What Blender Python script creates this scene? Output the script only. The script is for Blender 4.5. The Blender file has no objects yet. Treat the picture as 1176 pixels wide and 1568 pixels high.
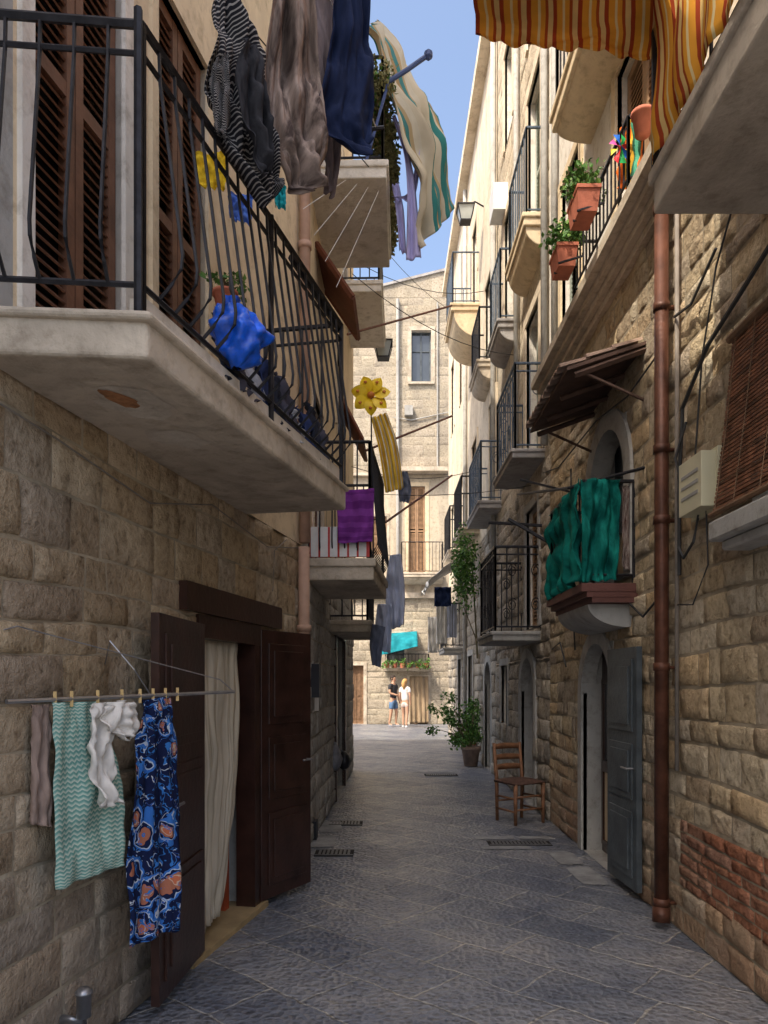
import bpy, math, random
from mathutils import Vector, Matrix, noise
R=random.Random(7)
scene=bpy.context.scene
scene.view_settings.view_transform='Standard'
scene.view_settings.look='None'
scene.view_settings.exposure=0
FOC=1130.0; CH=1.55
# ---------------------------------------------------------------- survey helpers
def P(px,py,y):
    """world point at distance y measured from the survey of the photograph"""
    return Vector(((px-588)*y/FOC, y, CH-(py-1044)*y/FOC))
class Frame:
    def __init__(s,p0,t,n):
        s.p0=Vector(p0); s.t=Vector(t); s.n=Vector(n).normalized()
    def W(s,u,z,d=0.0):
        return Vector((s.p0.x+s.t.x*u+s.n.x*d, s.p0.y+s.t.y*u+s.n.y*d, z))
FR=Frame((1.85,0),(0,1),(-1,0))
FL=Frame((-1.88,0),(.2,1),(1,-.2))
FM=Frame((-.902,0),(.027,1),(1,-.027))
FE=Frame((0,27),(1,0),(0,-1))
# ---------------------------------------------------------------- materials
def base(name):
    m=bpy.data.materials.new(name); m.use_nodes=True
    nt=m.node_tree; b=nt.nodes['Principled BSDF']
    return m,nt,nt.nodes,nt.links,b
def c4(c,k=1): return (min(c[0]*k,1),min(c[1]*k,1),min(c[2]*k,1),1)
def noisen(N,L,vec,scale,detail=3,rough=.6,dist=0):
    n=N.new('ShaderNodeTexNoise'); n.inputs['Scale'].default_value=scale
    n.inputs['Detail'].default_value=detail; n.inputs['Roughness'].default_value=rough
    n.inputs['Distortion'].default_value=dist
    L.new(vec,n.inputs['Vector']); return n
def ramp(N,L,fac,stops,interp='LINEAR'):
    r=N.new('ShaderNodeValToRGB'); r.color_ramp.interpolation=interp
    els=r.color_ramp.elements
    while len(els)<len(stops): els.new(.5)
    for e,(p,c) in zip(els,stops):
        e.position=p; e.color=c if len(c)==4 else (*c,1)
    L.new(fac,r.inputs['Fac']); return r
def mix(N,L,fac,a,b,mode='MIX'):
    x=N.new('ShaderNodeMix'); x.data_type='RGBA'; x.blend_type=mode
    for sock,val in ((x.inputs[0],fac),(x.inputs[6],a),(x.inputs[7],b)):
        if hasattr(val,'is_output'): L.new(val,sock)
        elif isinstance(val,(int,float)): sock.default_value=val
        else: sock.default_value=val if len(val)==4 else (*val,1)
    return x.outputs[2]
def bumpn(N,L,h,strength,dist,prev=None):
    b=N.new('ShaderNodeBump'); b.inputs['Strength'].default_value=strength; b.inputs['Distance'].default_value=dist
    L.new(h,b.inputs['Height'])
    if prev: L.new(prev,b.inputs['Normal'])
    return b.outputs['Normal']
def M(name,col,rough=.7,var=.2,scale=5,bump=.25,bscale=45,metal=0,col2=None,spec=.3):
    m,nt,N,L,b=base(name)
    tc=N.new('ShaderNodeTexCoord').outputs['Object']
    n=noisen(N,L,tc,scale)
    a=c4(col,1-var); bb=c4(col2) if col2 else c4(col,1+var)
    r=ramp(N,L,n.outputs['Fac'],[(.3,a),(.7,bb)])
    L.new(r.outputs['Color'],b.inputs['Base Color'])
    b.inputs['Roughness'].default_value=rough; b.inputs['Metallic'].default_value=metal
    b.inputs['Specular IOR Level'].default_value=spec
    if bump>.15:
        n2=noisen(N,L,tc,bscale,2); L.new(bumpn(N,L,n2.outputs['Fac'],bump,.01),b.inputs['Normal'])
    return m
def stone_mat(name,tones,dirt=(.12,.11,.10),dirtamt=.6,rough=.88,low=None,bs=.8):
    m,nt,N,L,b=base(name)
    tc=N.new('ShaderNodeTexCoord').outputs['Object']
    at=N.new('ShaderNodeAttribute'); at.attribute_name='Col'
    k=len(tones)
    r=ramp(N,L,at.outputs['Fac'],[(i/(k-1),t) for i,t in enumerate(tones)])
    n1=noisen(N,L,tc,1.1,4,.65,.3)
    f1=ramp(N,L,n1.outputs['Fac'],[(.42,(0,0,0)),(.70,(dirtamt,)*3)])
    c=mix(N,L,f1.outputs['Color'],r.outputs['Color'],dirt)
    n2=noisen(N,L,tc,17,5,.72)
    f2=ramp(N,L,n2.outputs['Fac'],[(.30,(.34,.31,.28)),(.44,(.80,.78,.75)),(.56,(1.0,1.0,1.0)),(.75,(1.0,1.0,1.0))])
    c=mix(N,L,.9,c,f2.outputs['Color'],'MULTIPLY')
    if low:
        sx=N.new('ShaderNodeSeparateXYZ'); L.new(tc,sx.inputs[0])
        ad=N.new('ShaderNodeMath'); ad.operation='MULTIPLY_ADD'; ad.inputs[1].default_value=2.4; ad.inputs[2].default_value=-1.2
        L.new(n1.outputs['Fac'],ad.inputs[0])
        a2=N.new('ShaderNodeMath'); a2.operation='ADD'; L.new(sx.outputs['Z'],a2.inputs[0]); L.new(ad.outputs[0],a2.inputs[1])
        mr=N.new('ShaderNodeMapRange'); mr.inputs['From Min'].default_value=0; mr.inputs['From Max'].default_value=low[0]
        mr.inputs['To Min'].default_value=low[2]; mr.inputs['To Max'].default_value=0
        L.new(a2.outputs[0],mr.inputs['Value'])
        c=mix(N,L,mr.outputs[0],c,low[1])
    L.new(c,b.inputs['Base Color'])
    b.inputs['Roughness'].default_value=rough; b.inputs['Specular IOR Level'].default_value=.2
    nb=bumpn(N,L,n2.outputs['Fac'],bs,.045)
    L.new(nb,b.inputs['Normal'])
    return m
def plaster_mat(name,col,stain,amt=.6,bump=.5,zs=.45):
    m,nt,N,L,b=base(name)
    tc=N.new('ShaderNodeTexCoord').outputs['Object']
    mp=N.new('ShaderNodeMapping'); mp.inputs['Scale'].default_value=(1.6,1.6,zs); L.new(tc,mp.inputs['Vector'])
    n=noisen(N,L,mp.outputs[0],1.3,5,.65,.4)
    f=ramp(N,L,n.outputs['Fac'],[(.42,(0,0,0)),(.68,(amt,)*3)])
    c=mix(N,L,f.outputs['Color'],col,stain)
    n2=noisen(N,L,tc,9,5,.7)
    f2=ramp(N,L,n2.outputs['Fac'],[(.3,(.64,.61,.57)),(.5,(1,1,1))])
    c=mix(N,L,.8,c,f2.outputs['Color'],'MULTIPLY')
    L.new(c,b.inputs['Base Color']); b.inputs['Roughness'].default_value=.9
    b.inputs['Specular IOR Level'].default_value=.2
    nb=bumpn(N,L,n2.outputs['Fac'],bump,.02)
    L.new(nb,b.inputs['Normal']); return m
def uvmat(name,rough=.85):
    m,nt,N,L,b=base(name)
    uv=N.new('ShaderNodeUVMap').outputs['UV']
    b.inputs['Roughness'].default_value=rough; b.inputs['Specular IOR Level'].default_value=.1
    return m,nt,N,L,b,uv
def weave(N,L,b,uv):
    n=noisen(N,L,uv,14,2); nb=bumpn(N,L,n.outputs['Fac'],.25,.02); L.new(nb,b.inputs['Normal'])
def stripe_mat(name,stops,n,axis=0,wob=0.0):
    m,nt,N,L,b,uv=uvmat(name)
    s=N.new('ShaderNodeSeparateXYZ'); L.new(uv,s.inputs[0])
    src=s.outputs[axis]
    if wob:
        nn=noisen(N,L,uv,4,2); a=N.new('ShaderNodeMath'); a.operation='MULTIPLY_ADD'; a.inputs[1].default_value=wob
        L.new(nn.outputs['Fac'],a.inputs[0]); L.new(src,a.inputs[2]); src=a.outputs[0]
    mu=N.new('ShaderNodeMath'); mu.operation='MULTIPLY'; mu.inputs[1].default_value=n; L.new(src,mu.inputs[0])
    fr=N.new('ShaderNodeMath'); fr.operation='FRACT'; L.new(mu.outputs[0],fr.inputs[0])
    r=ramp(N,L,fr.outputs[0],stops,'CONSTANT')
    nn=noisen(N,L,uv,3,3); f=ramp(N,L,nn.outputs['Fac'],[(.3,(.7,.7,.7)),(.6,(1,1,1))])
    c=mix(N,L,1.0,r.outputs['Color'],f.outputs['Color'],'MULTIPLY')
    L.new(c,b.inputs['Base Color']); weave(N,L,b,uv); return m
def zigzag_mat(name,stops,n,waves,amp):
    m,nt,N,L,b,uv=uvmat(name)
    s=N.new('ShaderNodeSeparateXYZ'); L.new(uv,s.inputs[0])
    pp_=N.new('ShaderNodeMath'); pp_.operation='PINGPONG'; pp_.inputs[1].default_value=.5/waves; L.new(s.outputs[0],pp_.inputs[0])
    a=N.new('ShaderNodeMath'); a.operation='MULTIPLY_ADD'; a.inputs[1].default_value=amp*waves*2; L.new(pp_.outputs[0],a.inputs[0]); L.new(s.outputs[1],a.inputs[2])
    mu=N.new('ShaderNodeMath'); mu.operation='MULTIPLY'; mu.inputs[1].default_value=n; L.new(a.outputs[0],mu.inputs[0])
    fr=N.new('ShaderNodeMath'); fr.operation='FRACT'; L.new(mu.outputs[0],fr.inputs[0])
    r=ramp(N,L,fr.outputs[0],stops,'CONSTANT'); L.new(r.outputs['Color'],b.inputs['Base Color']); weave(N,L,b,uv); return m
def floral_mat(name,bg):
    m,nt,N,L,b,uv=uvmat(name)
    mp=N.new('ShaderNodeMapping'); mp.inputs['Scale'].default_value=(1,3.2,1); L.new(uv,mp.inputs['Vector'])
    n=noisen(N,L,mp.outputs[0],5,2,.5)
    mv=N.new('ShaderNodeVectorMath'); mv.operation='MULTIPLY_ADD'; mv.inputs[1].default_value=(.3,.3,0)
    L.new(n.outputs['Color'],mv.inputs[0]); L.new(mp.outputs[0],mv.inputs[2])
    v=N.new('ShaderNodeTexVoronoi'); v.inputs['Scale'].default_value=3.0; L.new(mv.outputs[0],v.inputs['Vector'])
    r1=ramp(N,L,v.outputs['Distance'],[(0,(.55,.16,.08)),(.13,(.6,.42,.3)),(.17,(.40,.15,.09)),(.27,bg),(.38,(.45,.52,.62)),(.42,(.04,.16,.50)),(.50,bg)],'CONSTANT')
    n2=noisen(N,L,mv.outputs[0],7,1,.5,1.2)
    f2=ramp(N,L,n2.outputs['Fac'],[(0,(0,0,0)),(.55,(1,1,1)),(.60,(0,0,0))],'CONSTANT')
    n3=noisen(N,L,mv.outputs[0],7,1,.5)
    r3=ramp(N,L,n3.outputs['Fac'],[(0,(.04,.18,.50)),(.56,(.50,.54,.60)),(.62,(.05,.12,.40))],'CONSTANT')
    c=mix(N,L,f2.outputs['Color'],r1.outputs['Color'],r3.outputs['Color'])
    L.new(c,b.inputs['Base Color']); weave(N,L,b,uv); return m
def cloth(name,col,var=.15,scale=3,col2=None,trans=0):
    m,nt,N,L,b,uv=uvmat(name)
    n=noisen(N,L,uv,scale,4,.65,.5)
    r=ramp(N,L,n.outputs['Fac'],[(.35,c4(col,1-var)),(.62,c4(col2) if col2 else c4(col,1+var))])
    L.new(r.outputs['Color'],b.inputs['Base Color']); weave(N,L,b,uv); return m

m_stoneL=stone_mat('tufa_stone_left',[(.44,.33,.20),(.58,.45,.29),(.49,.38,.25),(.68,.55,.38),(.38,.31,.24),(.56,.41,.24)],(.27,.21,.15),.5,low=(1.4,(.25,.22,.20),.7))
m_stoneM=stone_mat('grey_stone_left',[(.42,.39,.34),(.52,.49,.43),(.47,.44,.38),(.60,.56,.49),(.38,.35,.31)],(.24,.22,.20),.5)
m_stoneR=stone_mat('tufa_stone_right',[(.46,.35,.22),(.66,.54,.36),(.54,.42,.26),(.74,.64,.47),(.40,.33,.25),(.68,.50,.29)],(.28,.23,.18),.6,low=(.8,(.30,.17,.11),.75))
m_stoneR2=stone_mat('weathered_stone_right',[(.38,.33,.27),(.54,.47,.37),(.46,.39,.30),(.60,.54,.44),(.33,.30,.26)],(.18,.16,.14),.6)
m_stoneE=stone_mat('pale_limestone',[(.42,.36,.27),(.48,.42,.32),(.44,.38,.29),(.52,.45,.35),(.38,.33,.26)],(.24,.21,.17),.75,bs=.6)
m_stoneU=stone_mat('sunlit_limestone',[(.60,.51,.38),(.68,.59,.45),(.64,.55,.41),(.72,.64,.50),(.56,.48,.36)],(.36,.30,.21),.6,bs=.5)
m_brick=stone_mat('old_red_brick',[(.34,.13,.07),(.42,.18,.10),(.30,.12,.07),(.46,.24,.14),(.36,.20,.14)],(.24,.18,.14),.5)
m_mortar=M('mortar',(.38,.32,.23),.95,.35,4,.5,25)
m_mortarD=M('mortar_dark',(.29,.25,.21),.95,.35,4,.5,25)
m_cream=plaster_mat('cream_plaster',(.76,.62,.42),(.54,.42,.28),.65)
m_white=plaster_mat('white_plaster',(.78,.73,.65),(.52,.47,.39),.65)
m_grey=plaster_mat('grey_plaster',(.44,.43,.40),(.26,.25,.23),.7)
m_warm=plaster_mat('warm_plaster',(.76,.66,.51),(.52,.42,.30),.75)
m_slab=plaster_mat('balcony_concrete',(.60,.52,.41),(.30,.25,.19),.85,.6,1.6)
m_slabD=plaster_mat('balcony_concrete_grey',(.42,.40,.38),(.22,.20,.19),.7,.6,1.6)
m_iron=M('black_iron',(.028,.028,.032),.5,.4,20,0,60,.4)
m_dwood=M('dark_varnished_wood',(.040,.017,.012),.30,.4,6,.2,30,0,None,.5)
m_shut=M('brown_shutter_paint',(.15,.07,.04),.6,.3,8,.2)
m_shut2=M('tan_shutter_paint',(.34,.21,.12),.6,.2,8,.2)
m_greyd=M('grey_blue_door_paint',(.075,.09,.10),.5,.35,5,.3)
m_greend=M('sage_door_paint',(.33,.36,.31),.6,.2,5,.2)
m_beige=M('beige_panel',(.66,.52,.34),.6,.12,3,.1)
m_glass=M('window_glass',(.05,.06,.07),.08,.2,2,0,10,0,None,.9)
m_dark=M('dark_interior',(.02,.018,.016),.9,.3,3,0)
m_rust=M('rust_brown_pipe',(.105,.043,.026),.45,.45,7,.25,50,.2)
m_pink=M('faded_pink_pipe',(.44,.28,.20),.6,.2,6,.2)
m_terra=M('terracotta',(.46,.15,.09),.8,.2,10,.3)
m_tile=M('old_roof_tile',(.30,.21,.16),.9,.4,6,.6,25)
m_plastic=M('cream_plastic_box',(.70,.66,.46),.45,.08,3,.05)
m_cable=M('black_cable',(.04,.04,.04),.6,.2,9,0)
m_gcable=M('grey_cable',(.22,.19,.16),.7,.2,9,0)
m_wcable=M('white_cord',(.65,.65,.62),.7,.1,9,0)
m_blue=M('blue_plastic',(.008,.11,.68),.28,.45,14,.6,18,0,None,.5)
m_yel=M('yellow_plastic',(.80,.55,.02),.4,.15,10,.05)
m_red=M('red_plastic',(.55,.05,.04),.4,.15,10,.05)
m_whitep=M('white_enamel',(.72,.72,.70),.4,.08,10,.05)
m_leaf=M('leaf_green',(.06,.15,.025),.55,.4,30,0)
m_leaf2=M('leaf_light_green',(.13,.24,.045),.55,.3,30,0)
m_leaf3=M('leaf_dry_olive',(.20,.19,.08),.7,.4,30,0)
m_stem=M('plant_stem',(.12,.10,.05),.8,.2,20,0)
m_bamboo=M('bamboo_slats',(.23,.10,.055),.6,.5,14,.3)
m_metal=M('galvanised_steel',(.4,.4,.41),.4,.2,12,0,60,.8)
m_grate=M('cast_iron_grate',(.16,.16,.16),.5,.3,20,0,60,.5)
m_chairw=M('chair_wood',(.21,.10,.05),.5,.3,14,.2)
m_cush=M('dark_cushion',(.10,.055,.04),.85,.3,18,.4)
m_wood=M('weathered_wood',(.20,.12,.07),.8,.3,12,.4)
# ---------------------------------------------------------------- mesh builder
class MB:
    def __init__(s): s.v=[];s.f=[];s.m=[];s.c=[];s.uv={}
    def add(s,co): s.v.append(tuple(co)); return len(s.v)-1
    def face(s,ids,m=0,c=.5): s.f.append(tuple(ids)); s.m.append(m); s.c.append(c)
    def quad(s,a,b,c,d,m=0,col=.5): s.face([s.add(a),s.add(b),s.add(c),s.add(d)],m,col)
    def hexa(s,p,m=0,col=.5):
        i=[s.add(q) for q in p]
        for f in ((0,1,2,3),(7,6,5,4),(0,4,5,1),(1,5,6,2),(2,6,7,3),(3,7,4,0)): s.face([i[k] for k in f],m,col)
    def bf(s,F,u0,u1,z0,z1,d0,d1,m=0,col=.5):
        s.hexa([F.W(u0,z0,d1),F.W(u1,z0,d1),F.W(u1,z1,d1),F.W(u0,z1,d1),F.W(u0,z0,d0),F.W(u1,z0,d0),F.W(u1,z1,d0),F.W(u0,z1,d0)],m,col)
    def box(s,c,sz,m=0,rz=0,rot=None):
        c=Vector(c); q=rot if rot else Matrix.Rotation(rz,3,'Z'); h=[x/2 for x in sz]
        pts=[c+q@Vector((a*h[0],b*h[1],d*h[2])) for b,(a,d) in [(-1,(-1,-1)),(-1,(1,-1)),(-1,(1,1)),(-1,(-1,1)),(1,(-1,-1)),(1,(1,-1)),(1,(1,1)),(1,(-1,1))]]
        s.hexa(pts,m)
    def tube(s,pts,r,n=6,m=0,cap=True):
        pts=[Vector(p) for p in pts]; rings=[]
        for i,p in enumerate(pts):
            a=pts[max(i-1,0)]; b=pts[min(i+1,len(pts)-1)]; t=(b-a)
            if t.length<1e-6: t=Vector((0,0,1))
            t.normalize(); up=Vector((0,0,1)) if abs(t.z)<.9 else Vector((1,0,0))
            x=t.cross(up).normalized(); y=t.cross(x)
            rr=r[i] if isinstance(r,(list,tuple)) else r
            rings.append([s.add(p+x*rr*math.cos(2*math.pi*k/n)+y*rr*math.sin(2*math.pi*k/n)) for k in range(n)])
        for i in range(len(rings)-1):
            for k in range(n):
                s.face([rings[i][k],rings[i][(k+1)%n],rings[i+1][(k+1)%n],rings[i+1][k]],m)
        if cap: s.face(rings[0][::-1],m); s.face(rings[-1],m)
    def lathe(s,c,prof,n=16,m=0,sx=1,sy=1,lump=0,seed=0):
        c=Vector(c); rings=[]
        for j,(r,z) in enumerate(prof):
            row=[]
            for k in range(n):
                a=2*math.pi*k/n
                rr=r*(1+lump*noise.noise(Vector((math.cos(a)*2+seed,math.sin(a)*2,j*.8))))
                row.append(s.add(c+Vector((rr*math.cos(a)*sx,rr*math.sin(a)*sy,z))))
            rings.append(row)
        for i in range(len(rings)-1):
            for k in range(n): s.face([rings[i][k],rings[i][(k+1)%n],rings[i+1][(k+1)%n],rings[i+1][k]],m)
        s.face(rings[0][::-1],m); s.face(rings[-1],m)
    def sheet(s,fn,nu,nv,m=0):
        g=[[s.add(fn(i/nu,j/nv)) for i in range(nu+1)] for j in range(nv+1)]
        for j in range(nv):
            for i in range(nu):
                s.face([g[j][i],g[j][i+1],g[j+1][i+1],g[j+1][i]],m)
                s.uv[len(s.f)-1]=[(i/nu,j/nv),((i+1)/nu,j/nv),((i+1)/nu,(j+1)/nv),(i/nu,(j+1)/nv)]
    def leaves(s,c,rad,n,size,mats=(0,1),droop=.3,seed=1):
        r=random.Random(seed); c=Vector(c)
        clumps=[Vector((r.uniform(-1,1),r.uniform(-1,1),r.uniform(-1,1))) for _ in range(max(4,n//45))]
        for i in range(n):
            q=r.choice(clumps)*.75+Vector((r.gauss(0,.28),r.gauss(0,.28),r.gauss(0,.28)))
            if q.length>1.25: continue
            p=c+Vector((q.x*rad[0],q.y*rad[1],q.z*rad[2]))
            d=Vector((r.gauss(0,1),r.gauss(0,1),r.gauss(0,1)-droop)).normalized()
            w=d.cross(Vector((r.gauss(0,1),r.gauss(0,1),r.gauss(0,1)))).normalized()
            l=size*r.uniform(.6,1.4); up=d.cross(w)*l*.12
            s.face([s.add(p),s.add(p+d*l*.5+w*l*.32+up),s.add(p+d*l),s.add(p+d*l*.5-w*l*.32+up)],r.choice(mats))
    def build(s,name,parent,mats,smooth=False,solid=0):
        me=bpy.data.meshes.new(name); me.from_pydata(s.v,[],s.f)
        for mm in mats: me.materials.append(mm)
        me.polygons.foreach_set('material_index',s.m)
        ca=me.color_attributes.new('Col','FLOAT_COLOR','CORNER'); data=[]
        for f,c in zip(s.f,s.c): data+= [c,c,c,1.0]*len(f)
        ca.data.foreach_set('color',data)
        if s.uv:
            ul=me.uv_layers.new(name='UVMap'); flat=[]
            for i,f in enumerate(s.f):
                u=s.uv.get(i)
                for k in range(len(f)): flat+= list(u[k]) if u else [0,0]
            ul.data.foreach_set('uv',flat)
        if smooth: me.polygons.foreach_set('use_smooth',[True]*len(s.f))
        me.update(); ob=bpy.data.objects.new(name,me); scene.collection.objects.link(ob)
        if parent: ob.parent=parent
        if solid:
            so=ob.modifiers.new('thickness','SOLIDIFY'); so.thickness=solid
        return ob
def group(name):
    e=bpy.data.objects.new(name,None); e.empty_display_size=.2; scene.collection.objects.link(e); return e
# ---------------------------------------------------------------- walls
def subtract(iv,holes,z):
    out=[iv]
    for (a,b,za,zb) in holes:
        if za-1e-4<=z<=zb+1e-4:
            nw=[]
            for (p,q) in out:
                if b<=p or a>=q: nw.append((p,q)); continue
                if a>p: nw.append((p,a))
                if b<q: nw.append((b,q))
            out=nw
    return out
def stone(name,parent,F,u0,u1,z0,z1,holes,rowh,blen,mats,seed,relief=.02,e=.012,rough=.006,wav=.012,gap=.004,erode=.15):
    r=random.Random(seed); mb=MB()
    bp=sorted(set([z0,z1]+[z for h in holes for z in (h[2],h[3]) if z0<z<z1]))
    b2=[bp[0]]
    for z in bp[1:]:
        if z-b2[-1]>.05: b2.append(z)
    b2[-1]=z1
    rows=[]
    for a,b in zip(b2,b2[1:]):
        n=max(1,round((b-a)/rowh)); w=[r.uniform(.72,1.28) for _ in range(n)]; t=sum(w); z=a
        for k in w: rows.append((z,z+(b-a)*k/t)); z+=(b-a)*k/t
    nz_=lambda u,z:wav*noise.noise(Vector((u*.9+seed,z*1.5,7.7)))*2
    for (za,zb) in rows:
        for (a,b) in subtract((u0,u1),holes,(za+zb)/2):
            mb.quad(F.W(a,za,0),F.W(b,za,0),F.W(b,zb,0),F.W(a,zb,0),1)
            u=a
            while u<b-1e-3:
                w=blen*r.uniform(.5,1.6)
                if b-u-w<blen*.4: w=b-u
                g=.002+r.random()*gap; ua,ub=u+g,u+w-g; zc,zd=za+g*.8+r.random()*gap,zb-g*.8-r.random()*gap
                us=[ua,ua+e,ua+(ub-ua)*.25,ua+(ub-ua)*.5,ua+(ub-ua)*.75,ub-e,ub]; zz=[zc,zc+e,zc+(zd-zc)*.36,zc+(zd-zc)*.66,zd-e,zd]
                nu_,nv_=len(us)-1,len(zz)-1
                dd=relief*r.uniform(.3,1.3); tu=r.uniform(-.005,.005); tz=r.uniform(-.005,.005)
                if r.random()<erode: dd*=.15
                col=r.random(); ids=[]
                for j,z in enumerate(zz):
                    row=[]
                    for i,x in enumerate(us):
                        edge=i in(0,nu_) or j in(0,nv_)
                        corner=(i in(1,nu_-1)) and (j in (1,nv_-1))
                        nz=noise.noise(Vector((x*9+seed,z*9,seed*1.7)))+.5*noise.noise(Vector((x*21,z*21,seed)))
                        if edge: d=.001
                        else: d=dd+tu*(i-3)/3+tz*(j-2.5)/2.5+rough*nz*1.6-(relief*.2*r.random() if corner else 0)
                        jx=.010*noise.noise(Vector((x*12,z*12,seed+3.1))) if not (x<a+.02 or x>b-.02) else 0
                        jz=.008*noise.noise(Vector((x*14,z*10,seed+8.1)))
                        row.append(mb.add(F.W(x+jx,min(max(z+nz_(x,z)+jz,z0),z1) if not(z<z0+.01 or z>z1-.01) else z,max(d,.001))))
                    ids.append(row)
                for j in range(nv_):
                    for i in range(nu_): mb.face([ids[j][i],ids[j][i+1],ids[j+1][i+1],ids[j+1][i]],0,col)
                u+=w
    return mb.build(name,parent,mats,True)
def plain(name,parent,F,u0,u1,z0,z1,holes,mat,d=.012):
    mb=MB()
    zs=sorted(set([z0,z1]+[z for h in holes for z in(h[2],h[3]) if z0<z<z1]))
    for a,b in zip(zs,zs[1:]):
        for (p,q) in subtract((u0,u1),holes,(a+b)/2): mb.quad(F.W(p,a,d),F.W(q,a,d),F.W(q,b,d),F.W(p,b,d))
    return mb.build(name,parent,[mat])
def body(name,parent,F,u0,u1,z1,mat,depth=5):  # unseen solid behind the facade, added so the house blocks the sun
    mb=MB(); mb.bf(F,u0,u1,0,z1-.01,-depth,-.6)
    mb.quad(F.W(u0,z1,.01),F.W(u1,z1,.01),F.W(u1,z1,-depth),F.W(u0,z1,-depth))
    for u in (u0+.002,u1-.002): mb.quad(F.W(u,0,0),F.W(u,0,-.6),F.W(u,z1,-.6),F.W(u,z1,0))
    return mb.build(name,parent,[mat])
def opening(name,parent,F,u0,u1,z0,z1,kind='glass',depth=.16,arch=False,trim=None,trimw=.1,reveal=m_white,fmat=m_shut,sill=False):
    mb=MB(); D=-depth
    mats=[reveal,fmat,m_glass,m_dark,trim or reveal,m_beige]
    mb.quad(F.W(u0,z0,.014),F.W(u0,z0,D),F.W(u0,z1,D),F.W(u0,z1,.014))
    mb.quad(F.W(u1,z0,.014),F.W(u1,z0,D),F.W(u1,z1,D),F.W(u1,z1,.014))
    mb.quad(F.W(u0,z1,.014),F.W(u1,z1,.014),F.W(u1,z1,D),F.W(u0,z1,D))
    mb.quad(F.W(u0,z0,.014),F.W(u1,z0,.014),F.W(u1,z0,D),F.W(u0,z0,D))
    mb.quad(F.W(u0,z0,D-.1),F.W(u1,z0,D-.1),F.W(u1,z1,D-.1),F.W(u0,z1,D-.1),3)
    w=u1-u0; um=(u0+u1)/2
    if kind in('louver','louver2'):
        for (a,b) in ((u0+.01,um-.005),(um+.005,u1-.01)):
            s=.05
            mb.bf(F,a,a+s,z0+.01,z1-.01,D,D+.04,1); mb.bf(F,b-s,b,z0+.01,z1-.01,D,D+.04,1)
            zz=[z0+.01,(z0+z1)/2-.03,z1-.07]
            for z in zz: mb.bf(F,a+s,b-s,z,z+.06,D+.002,D+.038,1)
            z=z0+.09
            while z<z1-.1:
                if not abs(z-(z0+z1)/2)<.06:
                    mb.hexa([F.W(a+s,z,D+.036),F.W(b-s,z,D+.036),F.W(b-s,z+.032,D+.006),F.W(a+s,z+.032,D+.006),
                             F.W(a+s,z-.006,D+.03),F.W(b-s,z-.006,D+.03),F.W(b-s,z+.026,D),F.W(a+s,z+.026,D)],1)
                z+=.045
    elif kind=='glass':
        s=.05
        mb.bf(F,u0,u0+s,z0,z1,D,D+.05,1); mb.bf(F,u1-s,u1,z0,z1,D,D+.05,1)
        mb.bf(F,um-s/2,um+s/2,z0+s,z1-s,D+.002,D+.052,1)
        for z in (z0,z1-s): mb.bf(F,u0+s,u1-s,z,z+s,D+.001,D+.049,1)
        mb.bf(F,u0+s,um-s/2,z0+(z1-z0)*.62,z0+(z1-z0)*.62+.03,D+.003,D+.045,1)
        mb.bf(F,um+s/2,u1-s,z0+(z1-z0)*.62,z0+(z1-z0)*.62+.03,D+.003,D+.045,1)
        mb.quad(F.W(u0,z0,D+.01),F.W(u1,z0,D+.01),F.W(u1,z1,D+.01),F.W(u0,z1,D+.01),2)
    elif kind=='wood':
        mb.bf(F,u0,u1,z0,z1,D-.04,D,1)
        for (a,b) in ((u0+.08,um-.05),(um+.05,u1-.08)):
            for (p,q) in ((.08,.42),(.47,.92)):
                za,zb=z0+(z1-z0)*p,z0+(z1-z0)*q
                mb.bf(F,a,b,za,zb,D,D+.015,1); mb.bf(F,a+.04,b-.04,za+.04,zb-.04,D+.016,D+.03,1)
        mb.bf(F,um-.01,um+.01,z0,z1,D,D+.025,1)
    elif kind=='glassdoor':
        mb.bf(F,u0,u1,z0,z1,D-.04,D,1)
        zm=z0+(z1-z0)*.42
        mb.bf(F,u0+.12,u1-.12,z0+.12,zm-.05,D,D+.012,5)
        mb.bf(F,u0+.12,u1-.12,zm+.05,z1-.35,D,D+.012,2)
        for a in(u0+.08,u1-.12): mb.bf(F,a,a+.04,z0+.08,z1-.31,D,D+.03,1)
        for z in(z0+.08,zm-.05,z1-.35): mb.bf(F,u0+.12,u1-.12,z,z+.04 if z!=zm-.05 else z+.1,D+.013,D+.031,1)
    if arch:
        n=14; rr=w/2; h=min(rr,arch if not isinstance(arch,bool) else rr); zc=z1-h
        pts=[(um-rr*math.cos(math.pi*i/n),zc+h*math.sin(math.pi*i/n)) for i in range(n+1)]
        for (a,za),(b,zb) in zip(pts,pts[1:]):
            mb.quad(F.W(a,za,.016),F.W(b,zb,.016),F.W(b,z1+.001,.016),F.W(a,z1+.001,.016),4)
            mb.quad(F.W(a,za,.016),F.W(b,zb,.016),F.W(b,zb,D+.06),F.W(a,za,D+.06),0)
    if trim:
        t=trimw; q=.035
        if arch:
            for (a,za),(b,zb) in zip(pts,pts[1:]):
                def o(x,z): 
                    v=Vector(((x-um)/rr,(z-zc)/h)); v.normalize(); return (x+v.x*t,z+v.y*t)
                (oa,oza),(ob,ozb)=o(a,za),o(b,zb)
                mb.hexa([F.W(a,za,q),F.W(b,zb,q),F.W(ob,ozb,q),F.W(oa,oza,q),F.W(a,za,.01),F.W(b,zb,.01),F.W(ob,ozb,.01),F.W(oa,oza,.01)],4)
            top=zc
        else:
            mb.bf(F,u0-t,u1+t,z1,z1+t,-.02,q+.003,4); top=z1
        mb.bf(F,u0-t,u0,z0,top,-.02,q,4); mb.bf(F,u1,u1+t,z0,top,-.02,q,4)
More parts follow.
